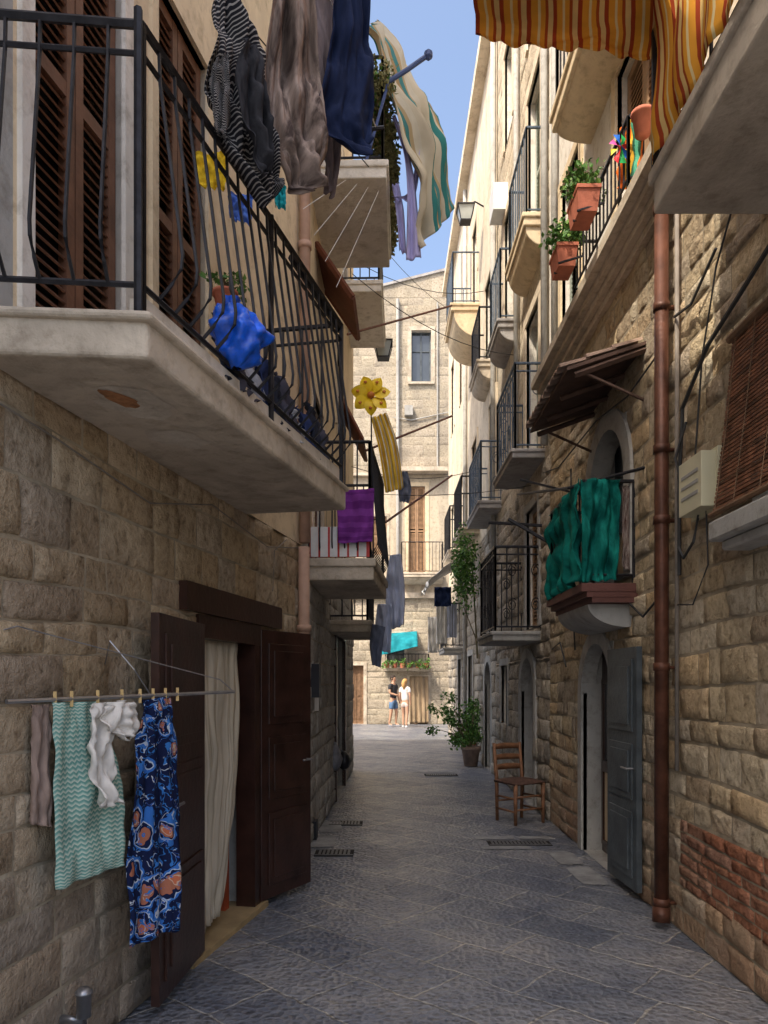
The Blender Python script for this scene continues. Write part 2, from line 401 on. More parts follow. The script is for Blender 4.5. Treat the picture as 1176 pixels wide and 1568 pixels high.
    if sill: mb.bf(F,u0-.12,u1+.12,z0-.08,z0,-.02,.1,4)
    return mb.build(name,parent,mats)
def railing(mb,pts,z0,h,sp=.11,r=.008,belly=0,side=1,m=0,second=0,scroll=False,bot=.07):
    pts=[Vector((p[0],p[1],0)) for p in pts]
    for i,(a,b) in enumerate(zip(pts,pts[1:])):
        t=(b-a); L=t.length; t.normalize(); nrm=Vector((t.y,-t.x,0))*side
        for zz,rr in ((z0+h,r*1.9),(z0+bot,r*1.3)): mb.tube([a+Vector((0,0,zz)),b+Vector((0,0,zz))],rr,5,m)
        if second: mb.tube([a+Vector((0,0,z0+h-second)),b+Vector((0,0,z0+h-second))],r*1.2,5,m)
        n=max(1,int(L/sp))
        for k in range(n+1):
            p=a+t*L*k/n
            if belly and 0<k<n:
                prof=[(bot,0),(bot+.05,.55),(bot+.10,.95),(bot+.15,1),(bot+.2,.93),(h-.12,.05),(h,0)]
                mb.tube([p+nrm*belly*o+Vector((0,0,z0+z)) for z,o in prof],r*.85,5,m)
            else:
                e=1.7 if k in(0,n) else 1
                mb.tube([p+Vector((0,0,z0+(0 if k in(0,n) else bot))),p+Vector((0,0,z0+h))],r*e,5,m)
            if scroll and k<n and k%2==0:
                c=a+t*L*(k+.5)/n
                q=L/n*.42
                for zc in (h*.72,h*.32):
                    mb.tube([c+t*q*math.cos(w)*(.4+.6*w/9)+Vector((0,0,z0+zc+q*1.5*math.sin(w)*(.4+.6*w/9))) for w in [j*.55 for j in range(17)]],r*.7,4,m)
def slabpoly(mb,poly,z0,z1,m=0,inset=0):
    bot=[mb.add((p[0],p[1],z0)) for p in poly]; top=[mb.add((p[0],p[1],z1)) for p in poly]
    mb.face(bot[::-1],m); mb.face(top,m); n=len(poly)
    for i in range(n): mb.face([bot[i],bot[(i+1)%n],top[(i+1)%n],top[i]],m)
def lerp_poly(pts,t):
    n=len(pts)-1; x=min(t*n,n-1e-6); i=int(x); f=x-i
    f2=f
    p0=pts[max(i-1,0)];p1=pts[i];p2=pts[i+1];p3=pts[min(i+2,n)]
    return .5*((2*p1)+(p2-p0)*f2+(2*p0-5*p1+4*p2-p3)*f2*f2+(3*p1-p0-3*p2+p3)*f2**3)
def ruled(name,left,right,mat,amp=.02,freq=5,nu=26,nv=30,parent=None,seed=0,crump=.015,hem=0,hemn=6,solid=.003):
    l=[P(*q) if not isinstance(q,Vector) else q for q in left]; r=[P(*q) if not isinstance(q,Vector) else q for q in right]
    mb=MB()
    def fn(u,v):
        a=lerp_poly(l,v); b=lerp_poly(r,v); p=a.lerp(b,u)
        w=(b-a); w=w.normalized() if w.length>1e-5 else Vector((1,0,0)); n=w.cross(Vector((0,0,1)))
        if n.length<1e-3: n=Vector((0,1,0))
        n.normalize()
        ph=u*freq*2*math.pi+seed+1.3*math.sin(v*3+seed)
        d=amp*(math.sin(ph)+.35*math.sin(ph*2.3+v*4))*(.4+.6*v)+crump*(noise.noise(Vector((u*4+seed,v*5,seed)))*2+.5*noise.noise(Vector((u*11+seed,v*13,seed+5))))
        p=p+n*d
        if hem and v>.85: p.z-=hem*abs(math.sin(u*math.pi*hemn))*(v-.85)/.15
        p.z+=crump*.8*noise.noise(Vector((u*5,seed+v*3,2.2)))*v
        return p
    mb.sheet(fn,nu,nv)
    return mb.build(name,parent,[mat],True,solid)

# ================================================================ GROUND
m,nt,N,L,b=base('basalt_paving')
tc=N.new('ShaderNodeTexCoord').outputs['Object']
mp=N.new('ShaderNodeMapping'); mp.inputs['Rotation'].default_value=(0,0,math.radians(43)); L.new(tc,mp.inputs['Vector'])
nd=noisen(N,L,tc,2.6,3); va=N.new('ShaderNodeVectorMath'); va.operation='MULTIPLY_ADD'; va.inputs[1].default_value=(.11,.11,0)
L.new(nd.outputs['Color'],va.inputs[0]); L.new(mp.outputs[0],va.inputs[2])
br=N.new('ShaderNodeTexBrick'); L.new(va.outputs[0],br.inputs['Vector'])
br.inputs['Scale'].default_value=1; br.inputs['Brick Width'].default_value=.58; br.inputs['Row Height'].default_value=.40
br.inputs['Mortar Size'].default_value=.010; br.inputs['Mortar Smooth'].default_value=.7; br.offset=.43; br.squash=1.35; br.squash_frequency=3
br.inputs['Color1'].default_value=(.095,.108,.135,1); br.inputs['Color2'].default_value=(.165,.172,.19,1); br.inputs['Mortar'].default_value=(.30,.29,.27,1)
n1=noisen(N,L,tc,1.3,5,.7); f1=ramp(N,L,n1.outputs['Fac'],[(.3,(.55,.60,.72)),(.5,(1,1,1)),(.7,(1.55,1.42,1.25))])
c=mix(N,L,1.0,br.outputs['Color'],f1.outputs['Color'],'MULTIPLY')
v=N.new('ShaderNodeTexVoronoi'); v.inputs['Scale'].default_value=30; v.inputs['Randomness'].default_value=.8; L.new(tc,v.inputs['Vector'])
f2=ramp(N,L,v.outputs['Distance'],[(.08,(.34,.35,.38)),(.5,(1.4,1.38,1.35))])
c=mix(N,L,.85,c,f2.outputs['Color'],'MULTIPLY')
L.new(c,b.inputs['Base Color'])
n3=noisen(N,L,tc,6,4); rr=N.new('ShaderNodeMapRange'); rr.inputs['To Min'].default_value=.18; rr.inputs['To Max'].default_value=.58
L.new(n3.outputs['Fac'],rr.inputs['Value']); L.new(rr.outputs[0],b.inputs['Roughness']); b.inputs['Specular IOR Level'].default_value=.6
inv=N.new('ShaderNodeMath'); inv.operation='SUBTRACT'; inv.inputs[0].default_value=1; L.new(br.outputs['Fac'],inv.inputs[1])
nb=bumpn(N,L,inv.outputs[0],.7,.014); nb=bumpn(N,L,v.outputs['Distance'],.75,.016,nb)
nb=bumpn(N,L,n3.outputs['Fac'],.6,.05,nb); L.new(nb,b.inputs['Normal'])
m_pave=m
mb=MB()
xs=[-150,-40,-10]+[-4+.25*i for i in range(33)]+[10,40,150]; ys=[-150,-40,-10]+[-2+.3*i for i in range(110)]+[45,80,300]
def gz(x,y):
    if x<-3.9 or x>3.9 or y<-1 or y>30: return 0
    return .006*noise.noise(Vector((x*1.1,y*.8,4)))-.006
g=[[mb.add((x,y,gz(x,y))) for x in xs] for y in ys]
for j in range(len(ys)-1):
    for i in range(len(xs)-1): mb.face([g[j][i],g[j][i+1],g[j+1][i+1],g[j+1][i]])
mb.build('paved_alley_ground',None,[m_pave],True)
def grate(name,x,y,w,l,rz=0):
    e=group(name); mb=MB(); n=int(w/.035)
    q=Matrix.Rotation(rz,3,'Z')
    mb.box((x,y,-.004),(w+.05,l+.05,.01),1,rz)
    for k in range(n): mb.box(Vector((x,y,.002))+q@Vector((-w/2+w*(k+.5)/n,0,0)),(.022,l,.006),0,rz)
    for s in(-1,1): mb.box(Vector((x,y,.002))+q@Vector((0,s*(l/2),0)),(w+.04,.02,.007),0,rz)
    mb.build('bars',e,[m_grate,m_dark])
grate('drain_grate',1.3,7.1,.55,.16); grate('drain_grate.001',-.42,8.1,.32,.2); grate('drain_grate.002',-.45,6.7,.3,.2); grate('drain_grate.003',.95,12.3,.5,.2)
m_psl=M('pale_limestone_slab',(.27,.27,.265),.5,.4,6,.4,30)
mb=MB(); r=random.Random(12)
def worn(x,y,w,l,a):
    n=22; q=Matrix.Rotation(a,3,'Z'); pts=[]
    for k in range(n):
        t=2*math.pi*k/n; c_,s_=math.cos(t),math.sin(t); m_=max(abs(c_),abs(s_)); j=1-r.uniform(0,.10)
        p=q@Vector((w/2*c_/m_*j,l/2*s_/m_*j,0)); pts.append(mb.add((x+p.x,y+p.y,.0015)))
    mb.face(pts)
for (x,y,w,l,a) in ((1.62,5.9,.22,.55,.02),(1.6,6.5,.22,.5,.02),(-.60,7.2,.26,.6,.05),(-.57,7.9,.24,.6,.05),(1.1,7.33,.4,.16,0),(1.52,7.33,.36,.16,0),(1.15,6.9,.5,.15,0),(.9,12.7,.7,.2,0)): worn(x,y,w,l,a)
mb.build('pale_paving_strips',None,[m_psl])

# ================================================================ LEFT NEAR HOUSE
H1=group('stone_house')  # unseen top and run behind the camera are shaped to shade the alley
doorL=(4.13,5.08,0,1.93)
stone('stone_wall',H1,FL,-3,6.0,0,2.66,[doorL],.165,.30,[m_stoneL,m_mortar],11,.010,.008,.006,.018,.005)
sh1=(2.75,3.36,2.82,5.1); sh2=(3.66,4.22,2.82,5.05)
plain('plaster_wall_upper',H1,FL,-3,2.66,2.66,10.4,[],m_grey)
plain('plaster_wall_upper_cream',H1,FL,2.66,6.0,2.66,10.4,[sh1,sh2],m_cream)
body('house_mass',H1,FL,-3,6.0,10.4,m_cream)
opening('louvred_balcony_door',H1,FL,*sh1,'louver',.05,fmat=m_shut,trim=m_white,trimw=.07)
opening('louvred_balcony_door_b',H1,FL,*sh2,'louver',.05,fmat=m_shut,trim=m_cream,trimw=.06)
mb=MB()
mb.quad(FL.W(4.13,0,0),FL.W(4.13,0,-.5),FL.W(4.13,1.93,-.5),FL.W(4.13,1.93,0)); mb.quad(FL.W(5.08,0,0),FL.W(5.08,0,-.5),FL.W(5.08,1.93,-.5),FL.W(5.08,1.93,0))
mb.quad(FL.W(4.13,1.93,0),FL.W(5.08,1.93,0),FL.W(5.08,1.93,-.5),FL.W(4.13,1.93,-.5)); mb.quad(FL.W(4.13,0,-.5),FL.W(5.08,0,-.5),FL.W(5.08,1.93,-.5),FL.W(4.13,1.93,-.5),1)
mb.bf(FL,4.0,5.14,-.02,.03,-.45,.05,2)
mb.bf(FL,3.93,5.42,1.935,2.09,-.1,.05,3); mb.bf(FL,4.13,5.08,1.80,1.93,-.12,.02,3)
mb.bf(FL,4.86,4.93,.03,1.8,-.22,-.15,4); mb.bf(FL,4.98,5.08,.03,1.8,-.12,.015,3); mb.bf(FL,4.13,4.19,.03,1.8,-.12,.015,3)
mb.build('door_recess_and_frame',H1,[m_grey,m_dark,M('tan_threshold',(.42,.30,.15),.7),m_dwood,M('red_brown_jamb',(.38,.08,.03),.5)])
def leaf(name,parent,a,b,z0,z1,mat,th=.04,glass=None):
    a=Vector((a[0],a[1],0)); b=Vector((b[0],b[1],0)); t=(b-a); F=Frame((a.x,a.y),(t.x/t.length,t.y/t.length),(t.y,-t.x)); w=t.length
    mb=MB(); mb.bf(F,0,w,z0,z1,-th/2,th/2)
    H=z1-z0
    for (p,q) in ((.05,.32),(.37,.60),(.65,.95)):
        for s in (1,-1):
            d0,d1=(th/2,th/2+.012) if s>0 else (-th/2-.012,-th/2)
            e0,e1=(th/2+.012,th/2+.022) if s>0 else (-th/2-.022,-th/2-.012)
            mb.bf(F,.07,w-.07,z0+H*p,z0+H*q,d0,d1); mb.bf(F,.12,w-.12,z0+H*p+.05,z0+H*q-.05,e0,e1)
    for s in (1,-1): mb.tube([F.W(w*.1,z0+H*.5,s*th/2),F.W(w*.1,z0+H*.5,s*(th/2+.05)),F.W(w*.28,z0+H*.5,s*(th/2+.05))],.008,6,1)
    ob=mb.build(name,parent,[mat,m_metal]); bv=ob.modifiers.new('b','BEVEL'); bv.width=.004; bv.segments=1
    return ob
leaf('dark_door_leaf',H1,(-1.055,3.40),(-1.02,4.12),.05,1.87,m_dwood)
leaf('dark_door_leaf_b',H1,(-.57,5.58),(-.86,5.08),.04,1.91,m_dwood)
m_lace=stripe_mat('lace_curtain_fabric',[(0,(.54,.47,.36)),(.45,(.64,.57,.45)),(.55,(.50,.43,.32)),(.62,(.64,.57,.44))],9,0,.03)
ruled('lace_curtain',[FL.W(4.18,1.80,-.06),FL.W(4.18,1.0,-.04),FL.W(4.18,.10,-.03)],[FL.W(4.86,1.80,-.06),FL.W(4.84,1.0,-.06),FL.W(4.60,.10,-.07)],m_lace,.018,7,60,24,H1)
mb=MB()
for pts in ([(2.2,2.55),(2.9,2.5),(3.6,2.42),(4.3,2.58),(5.2,2.5),(5.9,2.62)],[(5.3,2.2),(5.34,2.5),(5.6,2.63)]):
    mb.tube([FL.W(u,z,.022) for u,z in pts],.004,5)
mb.build('wall_cables',H1,[m_gcable])
mb=MB(); mb.tube([FL.W(5.88,0.9,.07),FL.W(5.88,2.62,.07)],.045,10); mb.tube([FL.W(5.88,1.95,.07),FL.W(5.88,2.0,.07)],.06,10)
mb.tube([FL.W(5.9,2.66,.07),FL.W(5.9,10.3,.07)],.045,10)
for z in(3.6,5,6.4,7.8): mb.tube([FL.W(5.9,z,.07),FL.W(5.9,z+.05,.07)],.056,10)
mb.build('downpipe',H1,[m_pink],True)
# balcony
BN=(-.806,2.51); BF=(-.243,4.74)
mb=MB()
wn=FL.W(2.42,0,.0); wf=FL.W(4.86,0,.0)
outer=lambda t,o=0:(BN[0]+(BF[0]-BN[0])*t+o,BN[1]+(BF[1]-BN[1])*t)
slabpoly(mb,[(wn.x-.02,2.46),(BN[0],BN[1]),(BF[0],BF[1]),(wf.x-.02,4.86)],2.65,2.815)
slabpoly(mb,[(wn.x-.02,2.44),(BN[0]+.02,2.485),(BF[0]+.022,4.765),(wf.x-.02,4.89)],2.772,2.805)
ob=mb.build('balcony_slab',H1,[m_slab]); bv=ob.modifiers.new('b','BEVEL'); bv.width=.02; bv.segments=3
mb=MB(); slabpoly(mb,[(BN[0]-.09,2.6),(BN[0]-.03,2.6),(BF[0]-.04,4.68),(BF[0]-.10,4.68)],2.818,2.90)
mb.build('balcony_kerb',H1,[m_white])
mb=MB(); r=random.Random(9)
for (cx,cy,ra,rb,zz,mi) in ((-.98,2.92,.15,.17,2.6475,1),(-1.02,2.86,.05,.085,2.645,0),(-.93,3.35,.13,.12,2.6475,1)):
    pts=[]
    for k in range(26):
        a=2*math.pi*k/26; q=1+.45*noise.noise(Vector((math.cos(a)*1.7,math.sin(a)*1.7,cx*9)))+r.uniform(-.06,.06); pts.append(mb.add((cx+ra*q*math.cos(a)+.03*math.sin(a),cy+rb*q*math.sin(a),zz)))
    mb.face(pts,mi)
mb.build('spalled_render_patches',H1,[M('rusty_spall',(.42,.20,.09),.9,.4,20,.5),plaster_mat('patched_render',(.66,.60,.50),(.42,.35,.27),.8,.6,1.5)])
mb=MB()
railing(mb,[(-1.40,2.50),(BN[0]-.03,BN[1]+.04),(BF[0]-.03,BF[1]-.05)],2.82,1.0,.105,.0085,.095,1,0,.10,False,.10)
railing(mb,[(BF[0]-.03,BF[1]-.05),(-.9,4.8)],2.82,1.0,.11,.008,0,1,0,.1)
for t in (0,.5,1):
    p=outer(t,-.03); mb.tube([(p[0],p[1],2.8),(p[0],p[1],3.84)],.015,6)
mb.build('iron_railing',H1,[m_iron])
# ---- balcony contents
mb=MB(); bc=P(362,522,3.2)
def bag(u,v):
    a=u*2*math.pi; t=v
    prof=.02+.085*math.sin(math.pi*min(1,t*1.05))**.6 if t<.86 else .022+.02*(t-.86)*6
    q=Vector((math.cos(a),math.sin(a),0)); nn=noise.noise(Vector((math.cos(a)*2.2,math.sin(a)*2.2,t*5)))+.6*abs(noise.noise(Vector((math.cos(a)*5,math.sin(a)*5,t*9))))
    return bc+q*prof*(1+.45*nn)+Vector((.02*math.sin(t*5),0,-.12+.30*t))
mb.sheet(bag,40,30)
mb.tube([bc+Vector((0,0,.15)),P(352,440,3.25),P(352,425,3.3)],.006,5,1); mb.build('blue_plastic_bag',None,[m_blue,m_cable],True)
def pot(name,c,r,h,pm,lf=None,n=220,lr=None,size=.045,seed=1,sq=False):
    e=group(name); mb=MB()
    if sq:
        c=Vector(c); w,d=sq
        for (a,b,z0,z1,m) in((1,1,0,h*.85,0),(1.06,1.06,h*.85,h,0)):
            lo=.82 if z0==0 else 1.06; 
            mb.hexa([c+Vector((x*w/2*s,y*d/2*s,z)) for (x,y,s,z) in [(-1,-1,lo,z0),(1,-1,lo,z0),(1,-1,a,z1),(-1,-1,a,z1),(-1,1,lo,z0),(1,1,lo,z0),(1,1,a,z1),(-1,1,a,z1)]])
    else: mb.lathe(c,[(r*.68,0),(r*.95,h*.82),(r*1.08,h*.83),(r*1.08,h),(r*.9,h),(r*.85,h*.9)],18)
    mb.build('pot',e,[pm],not sq)
    if lf:
        mb=MB(); lr=lr or (r*1.5,r*1.5,r*1.4)
        top=Vector(c)+Vector((0,0,h)); ctr=top+Vector((0,0,lr[2]*.8))
        rr=random.Random(seed)
        for k in range(9):
            q=ctr+Vector((rr.uniform(-.7,.7)*lr[0],rr.uniform(-.7,.7)*lr[1],rr.uniform(-.3,.8)*lr[2])); mb.tube([top,top.lerp(q,.5)+Vector((0,0,.02)),q],[.006,.004,.002],5,2)
        mb.leaves(ctr,lr,n,size,(0,0,1),.2,seed); mb.build('foliage',e,[m_leaf,m_leaf2,m_stem])
    return e
pot('flower_pot',(-.78,3.62,2.83+.55),.06,.08,m_terra,True,140,(.09,.09,.05),.035,5)
mb=MB(); mb.tube([(-.78,3.62,2.83),(-.78,3.62,3.38)],.012,6); mb.tube([(-.83,3.62,3.38),(-.73,3.62,3.38)],.01,6); mb.build('plant_stand',None,[m_iron])
ruled('yellow_cloth',[(300,235,3.9),(302,285,3.9)],[(350,232,3.9),(345,290,3.9)],cloth('yellow_fabric',(.75,.50,.03)),.012,3)
ruled('blue_cloth',[(350,295,4.1),(352,335,4.1)],[(388,300,4.1),(385,345,4.1)],cloth('blue_fabric',(.10,.2,.6)),.012,3)
ruled('teal_cloth',[(420,285,4.5),(422,318,4.5)],[(438,285,4.5),(438,320,4.5)],cloth('teal_fabric',(.02,.35,.40)),.01,2)
m_dclo=[cloth('dark_laundry_a',(.035,.04,.06)),cloth('dark_laundry_b',(.08,.08,.11)),cloth('pale_laundry',(.45,.47,.52)),cloth('indigo_laundry',(.04,.06,.16))]
r=random.Random(5)
for k in range(10):
    t=.34+.064*k; p=outer(t,-.10); y=p[1]; h=r.uniform(.14,.30)
    ruled('folded_laundry' if k==0 else 'folded_laundry.%03d'%k,[Vector((p[0]-.03,y-.09,2.9+h)),Vector((p[0]+.01,y-.10,2.86))],[Vector((p[0]+.01,y+.10,2.9+h*.9)),Vector((p[0]+.05,y+.09,2.86))],m_dclo[k%4],.02,2.5,14,12,None,k,.03)
mb=MB(); mb.tube([(-.5,4.0,3.85),(-.28,4.72,3.80)],.022,8); mb.tube([(-1.0,3.3,4.95),(-.1,4.8,4.9)],.004,4)
mb.tube([(-1.22,2.9,4.92),(-.45,3.0,4.92),(-.1,3.9,4.92)],.004,4)
for k in range(6): mb.tube([P(500+16*k,262+6*k,7.0),P(430+17*k,240+40*k,4.6+.1*k)],.0018,4,1)
mb.tube([FL.W(2.9,4.9,0),(-.3,2.95,4.93)],.012,6); mb.tube([FL.W(4.6,4.9,0),(-.0,4.5,4.93)],.012,6)
mb.tube([(-.45,2.95,4.93),(-.05,4.5,4.93)],.004,4,1); mb.tube([(-.6,2.95,4.93),(-.2,4.5,4.93)],.004,4,1)
mb.build('clothesline',None,[m_iron,m_wcable])
# ---- hanging laundry overhead
m_bw=stripe_mat('black_white_striped_knit',[(0,(.02,.02,.025)),(.68,(.36,.34,.32))],52,1,.10)
m_bk=cloth('charcoal_knit',(.035,.035,.04),.4,4)
ruled('striped_shirt',[(338,-40,3.05),(322,60,3.05),(318,130,3.05),(345,235,3.1),(402,318,3.15)],[(352,-40,3.1),(392,70,3.2),(408,150,3.2),(425,250,3.2),(432,290,3.2)],m_bw,.028,3,44,64,None,1,.05)
ruled('dark_shirt.001',[(372,60,2.98),(362,120,2.98),(378,210,3.0),(398,268,3.02)],[(398,75,3.05),(412,150,3.05),(418,220,3.06),(416,262,3.06)],m_bk,.02,2,24,34,None,12,.04)
ruled('striped_shirt_sleeve',[(330,95,3.0),(322,130,3.0),(328,200,3.0)],[(350,80,3.02),(352,140,3.0),(345,212,3.0)],m_bw,.012,2,12,20,None,4,.03)
m_tie=cloth('tie_dye_brown_fabric',(.085,.062,.055),.25,6,(.36,.28,.235))
ruled('tie_dye_top',[(420,-40,3.35),(408,70,3.35),(398,200,3.35),(425,255,3.35),(470,296,3.35)],[(470,-40,3.4),(490,80,3.45),(498,170,3.45),(500,235,3.45),(478,285,3.45)],m_tie,.034,3.5,44,54,None,2,.06)
ruled('grey_top',[(470,-40,3.65),(485,80,3.65),(490,200,3.65),(500,290,3.65)],[(520,-40,3.7),(530,80,3.7),(522,220,3.7),(512,300,3.7)],cloth('grey_brown_fabric',(.19,.15,.15),.3,4),.02,2,20,30,None,8,.03)
m_navy=cloth('navy_fabric',(.012,.02,.055),.3,3)
ruled('navy_shirt',[(512,-40,3.5),(508,50,3.5),(492,130,3.5),(483,200,3.5),(555,240,3.5)],[(562,-40,3.6),(568,60,3.6),(576,130,3.6),(572,190,3.6),(566,222,3.6)],m_navy,.02,2.5,34,40,None,3,.04)
# ---- drying rack on wall
e=group('wall_drying_rack'); mb=MB()
q0=Vector((-1.33,2.6,1.48)); q1=Vector((-.753,3.7,1.50)); wl=FL.W(2.6,1.73,.01)
mb.tube([q0,q1],.009,6); mb.tube([wl,FL.W(2.66,1.75,.03),q1+Vector((-.05,-.08,.06)),q1],.003,5)
mb.tube([FL.W(3.25,1.62,.0),FL.W(3.1,1.72,.12),FL.W(3.12,1.6,.22),q0.lerp(q1,.55)],.003,5)
mb.tube([FL.W(3.3,1.48,0),q0.lerp(q1,.62)],.005,5)
for k in (.16,.22,.32,.42,.5,.56,.62,.68):
    p=q0.lerp(q1,k); mb.box(p+Vector((0,0,.0)),(.012,.012,.06),1,.4)
mb.build('rods_and_pegs',e,[m_metal,M('wood_pegs',(.6,.42,.18),.7)])
def rod(px): 
    k=(px-588)/FOC; y=2.695/(.525-k); return y
m_zig=zigzag_mat('green_zigzag_towel',[(0,(.16,.34,.29)),(.5,(.36,.50,.42)),(.72,(.54,.60,.50))],40,12,.012)
ruled('brown_garment',[(50,1080,rod(50)+.03),(48,1262,rod(50)+.03)],[(78,1078,rod(78)+.03),(80,1266,rod(78)+.03)],cloth('taupe_fabric',(.30,.22,.18)),.012,2,12,20,None,5)
ruled('green_towel',[(80,1076,rod(80)),(82,1220,rod(80)),(84,1362,rod(80))],[(150,1074,rod(150)),(186,1200,rod(188)),(188,1325,rod(188))],m_zig,.008,2.2,30,36,None,6,.012)
m_lin=cloth('white_linen',(.74,.70,.64),.1)
ruled('white_blouse',[(142,1078,rod(142)-.08),(133,1150,rod(138)-.08),(152,1235,rod(142)-.08)],[(196,1072,rod(196)-.08),(172,1135,rod(176)-.08),(180,1228,rod(180)-.08)],m_lin,.018,1.6,26,30,None,7,.035)
ruled('white_blouse_sleeve',[(160,1082,rod(170)-.12),(158,1112,rod(165)-.12),(188,1132,rod(185)-.12)],[(205,1075,rod(205)-.12),(214,1100,rod(212)-.12),(207,1128,rod(205)-.12)],m_lin,.012,1.4,18,16,None,9,.03)
m_flor=floral_mat('navy_floral_print',(.010,.016,.055))
ruled('floral_dress',[(218,1072,rod(218)),(208,1150,rod(208)),(195,1300,rod(200)),(196,1452,rod(198))],[(262,1066,rod(262)),(272,1160,rod(270)),(276,1300,rod(274)),(274,1420,rod(272))],m_flor,.014,2.4,34,40,None,8,.022)
mb=MB(); mb.lathe(FL.W(2.95,.22,.10),[(.028,0),(.028,.09),(.034,.09),(.034,.1),(.02,.115)],14); mb.tube([FL.W(2.95,.2,.0),FL.W(2.95,.2,.1),FL.W(2.95,.24,.1)],.02,8)
mb.build('vent_pipe_cap',None,[m_metal],True)

# ================================================================ LEFT SECOND HOUSE (to y=13)
H2=group('grey_stone_house')  # unseen tops are stepped to set where sun falls on the right wall
upM=[(7.2,8.0,2.72,4.4),(7.5,8.3,6.42,8.3),(9.6,10.4,4.9,6.0),(10.6,11.4,7.4,9.2)]
stone('stone_wall',H2,FM,6.0,13.0,0,2.9,[(9.6,11.0,0,2.15),(7.25,7.7,1.25,1.75),(7.2,8.0,2.72,2.9)],.21,.36,[m_stoneM,m_mortar],21,.018)
plain('plaster_wall_upper',H2,FM,6.0,10.0,2.9,10.9,upM[:3],m_cream)
plain('plaster_wall_upper_b',H2,FM,10.0,13.0,2.9,12.2,[(9.6,10.4,4.9,6.0),upM[3]],m_cream)
body('house_mass',H2,FM,6.0,10.0,10.9,m_cream,9); body('house_mass_b',H2,FM,10.0,13.0,12.2,m_cream,9)
opening('dark_double_door',H2,FM,9.6,11.0,0,2.15,'wood',.08,fmat=m_dwood,trim=m_dwood,trimw=.07,reveal=m_grey)
opening('small_window',H2,FM,7.25,7.7,1.25,1.75,'glass',.08,fmat=m_dwood)
for i,h in enumerate(upM): opening('louvred_door_%d'%i,H2,FM,*h,'louver',.08,fmat=m_shut if i!=2 else m_shut2,trim=m_warm,trimw=.07)
def balcony(par,F,u0,u1,z,prot,th=.14,mat=m_slab,rail=True,h=1.0,sp=.11,scroll=False,corbel=0,railmat=m_iron,belly=0,tilt=0):
    mb=MB(); a,b,c,d=F.W(u0,0,-.01),F.W(u0,0,prot),F.W(u1,0,prot+tilt),F.W(u1,0,-.01)
    slabpoly(mb,[a,b,c,d],z,z+th); 
    a2,b2,c2,d2=F.W(u0-.02,0,-.01),F.W(u0-.02,0,prot+.02),F.W(u1+.02,0,prot+tilt+.02),F.W(u1+.02,0,-.01)
    slabpoly(mb,[a2,b2,c2,d2],z+th*.62,z+th+.004)
    if corbel:
        n=12; A=[];B=[]
        for k in range(n+1):
            t=k/n*math.pi/2; q=max(prot*.9*math.cos(t),.0); zz=z-corbel*math.sin(t)
            A.append(mb.add(F.W(u0+.03,zz,q))); B.append(mb.add(F.W(u1-.03,zz,q)))
        for k in range(n): mb.face([A[k],B[k],B[k+1],A[k+1]])
        ca_=mb.add(F.W(u0+.03,z,-.01)); cb_=mb.add(F.W(u1-.03,z,-.01)); mb.face([ca_]+A); mb.face([cb_]+B[::-1])
    o=mb.build('balcony_slab',par,[mat]); bv=o.modifiers.new('b','BEVEL'); bv.width=.012; bv.segments=2; bv.limit_method='ANGLE'
    if rail:
        mb=MB(); i=.04
        pts=[F.W(u0+i,0,0),F.W(u0+i,0,prot-i),F.W(u1-i,0,prot+tilt-i),F.W(u1-i,0,0)]
        side=1 if F.n.x<0 else -1
        railing(mb,[(p.x,p.y) for p in pts],z+th,h,sp,.009,belly,-side if F is not FE else 1,0,.09 if scroll else 0,scroll,.06)
        mb.build('iron_railing',par,[railmat])
balcony(H2,FM,6.9,8.5,2.5,.62,.2,m_slab,True,1.1,.10,False,0,m_iron,.07,.08)
balcony(H2,FM,8.9,10.6,2.15,.5,.14,m_slab,True,1.0,.12)
balcony(H2,FM,6.9,8.4,6.25,.74,.16,m_white,True,1.0,.12)
balcony(H2,FM,10.6,12.4,7.15,.58,.16,m_white,True,1.0,.12)
mb=MB()
for (ua,ub,z,h,pr) in ((7.4,8.3,5.95,.55,.36),(10.2,11.2,5.5,.6,.3)):
    F=FM
    for s in range(14):
        t0=s/14; t1=(s+.8)/14
        mb.hexa([F.W(ua+.05,z-h*t0,pr*t0+.01),F.W(ub-.05,z-h*t0,pr*t0+.01),F.W(ub-.05,z-h*t1,pr*t1+.03),F.W(ua+.05,z-h*t1,pr*t1+.03),
                 F.W(ua+.05,z-h*t0+.01,pr*t0-.005),F.W(ub-.05,z-h*t0+.01,pr*t0-.005),F.W(ub-.05,z-h*t1+.01,pr*t1+.015),F.W(ua+.05,z-h*t1+.01,pr*t1+.015)])
    for u in (ua,ub): mb.tube([F.W(u,z,.02),F.W(u,z-h,pr+.03)],.03,4)
    mb.tube([F.W(ua,z-h,pr+.03),F.W(ub,z-h,pr+.03)],.025,4)
mb.build('tilted_shutters',H2,[M('red_brown_louvre',(.17,.06,.035),.6)])
mb=MB(); mb.bf(FM,6.92,6.95,2.72,3.0,.02,.58); 
for k in range(6): mb.bf(FM,6.905,6.918,2.72,3.0,.03+.09*k,.10+.09*k,1)
mb.build('tiled_parapet',H2,[m_red,m_whitep])
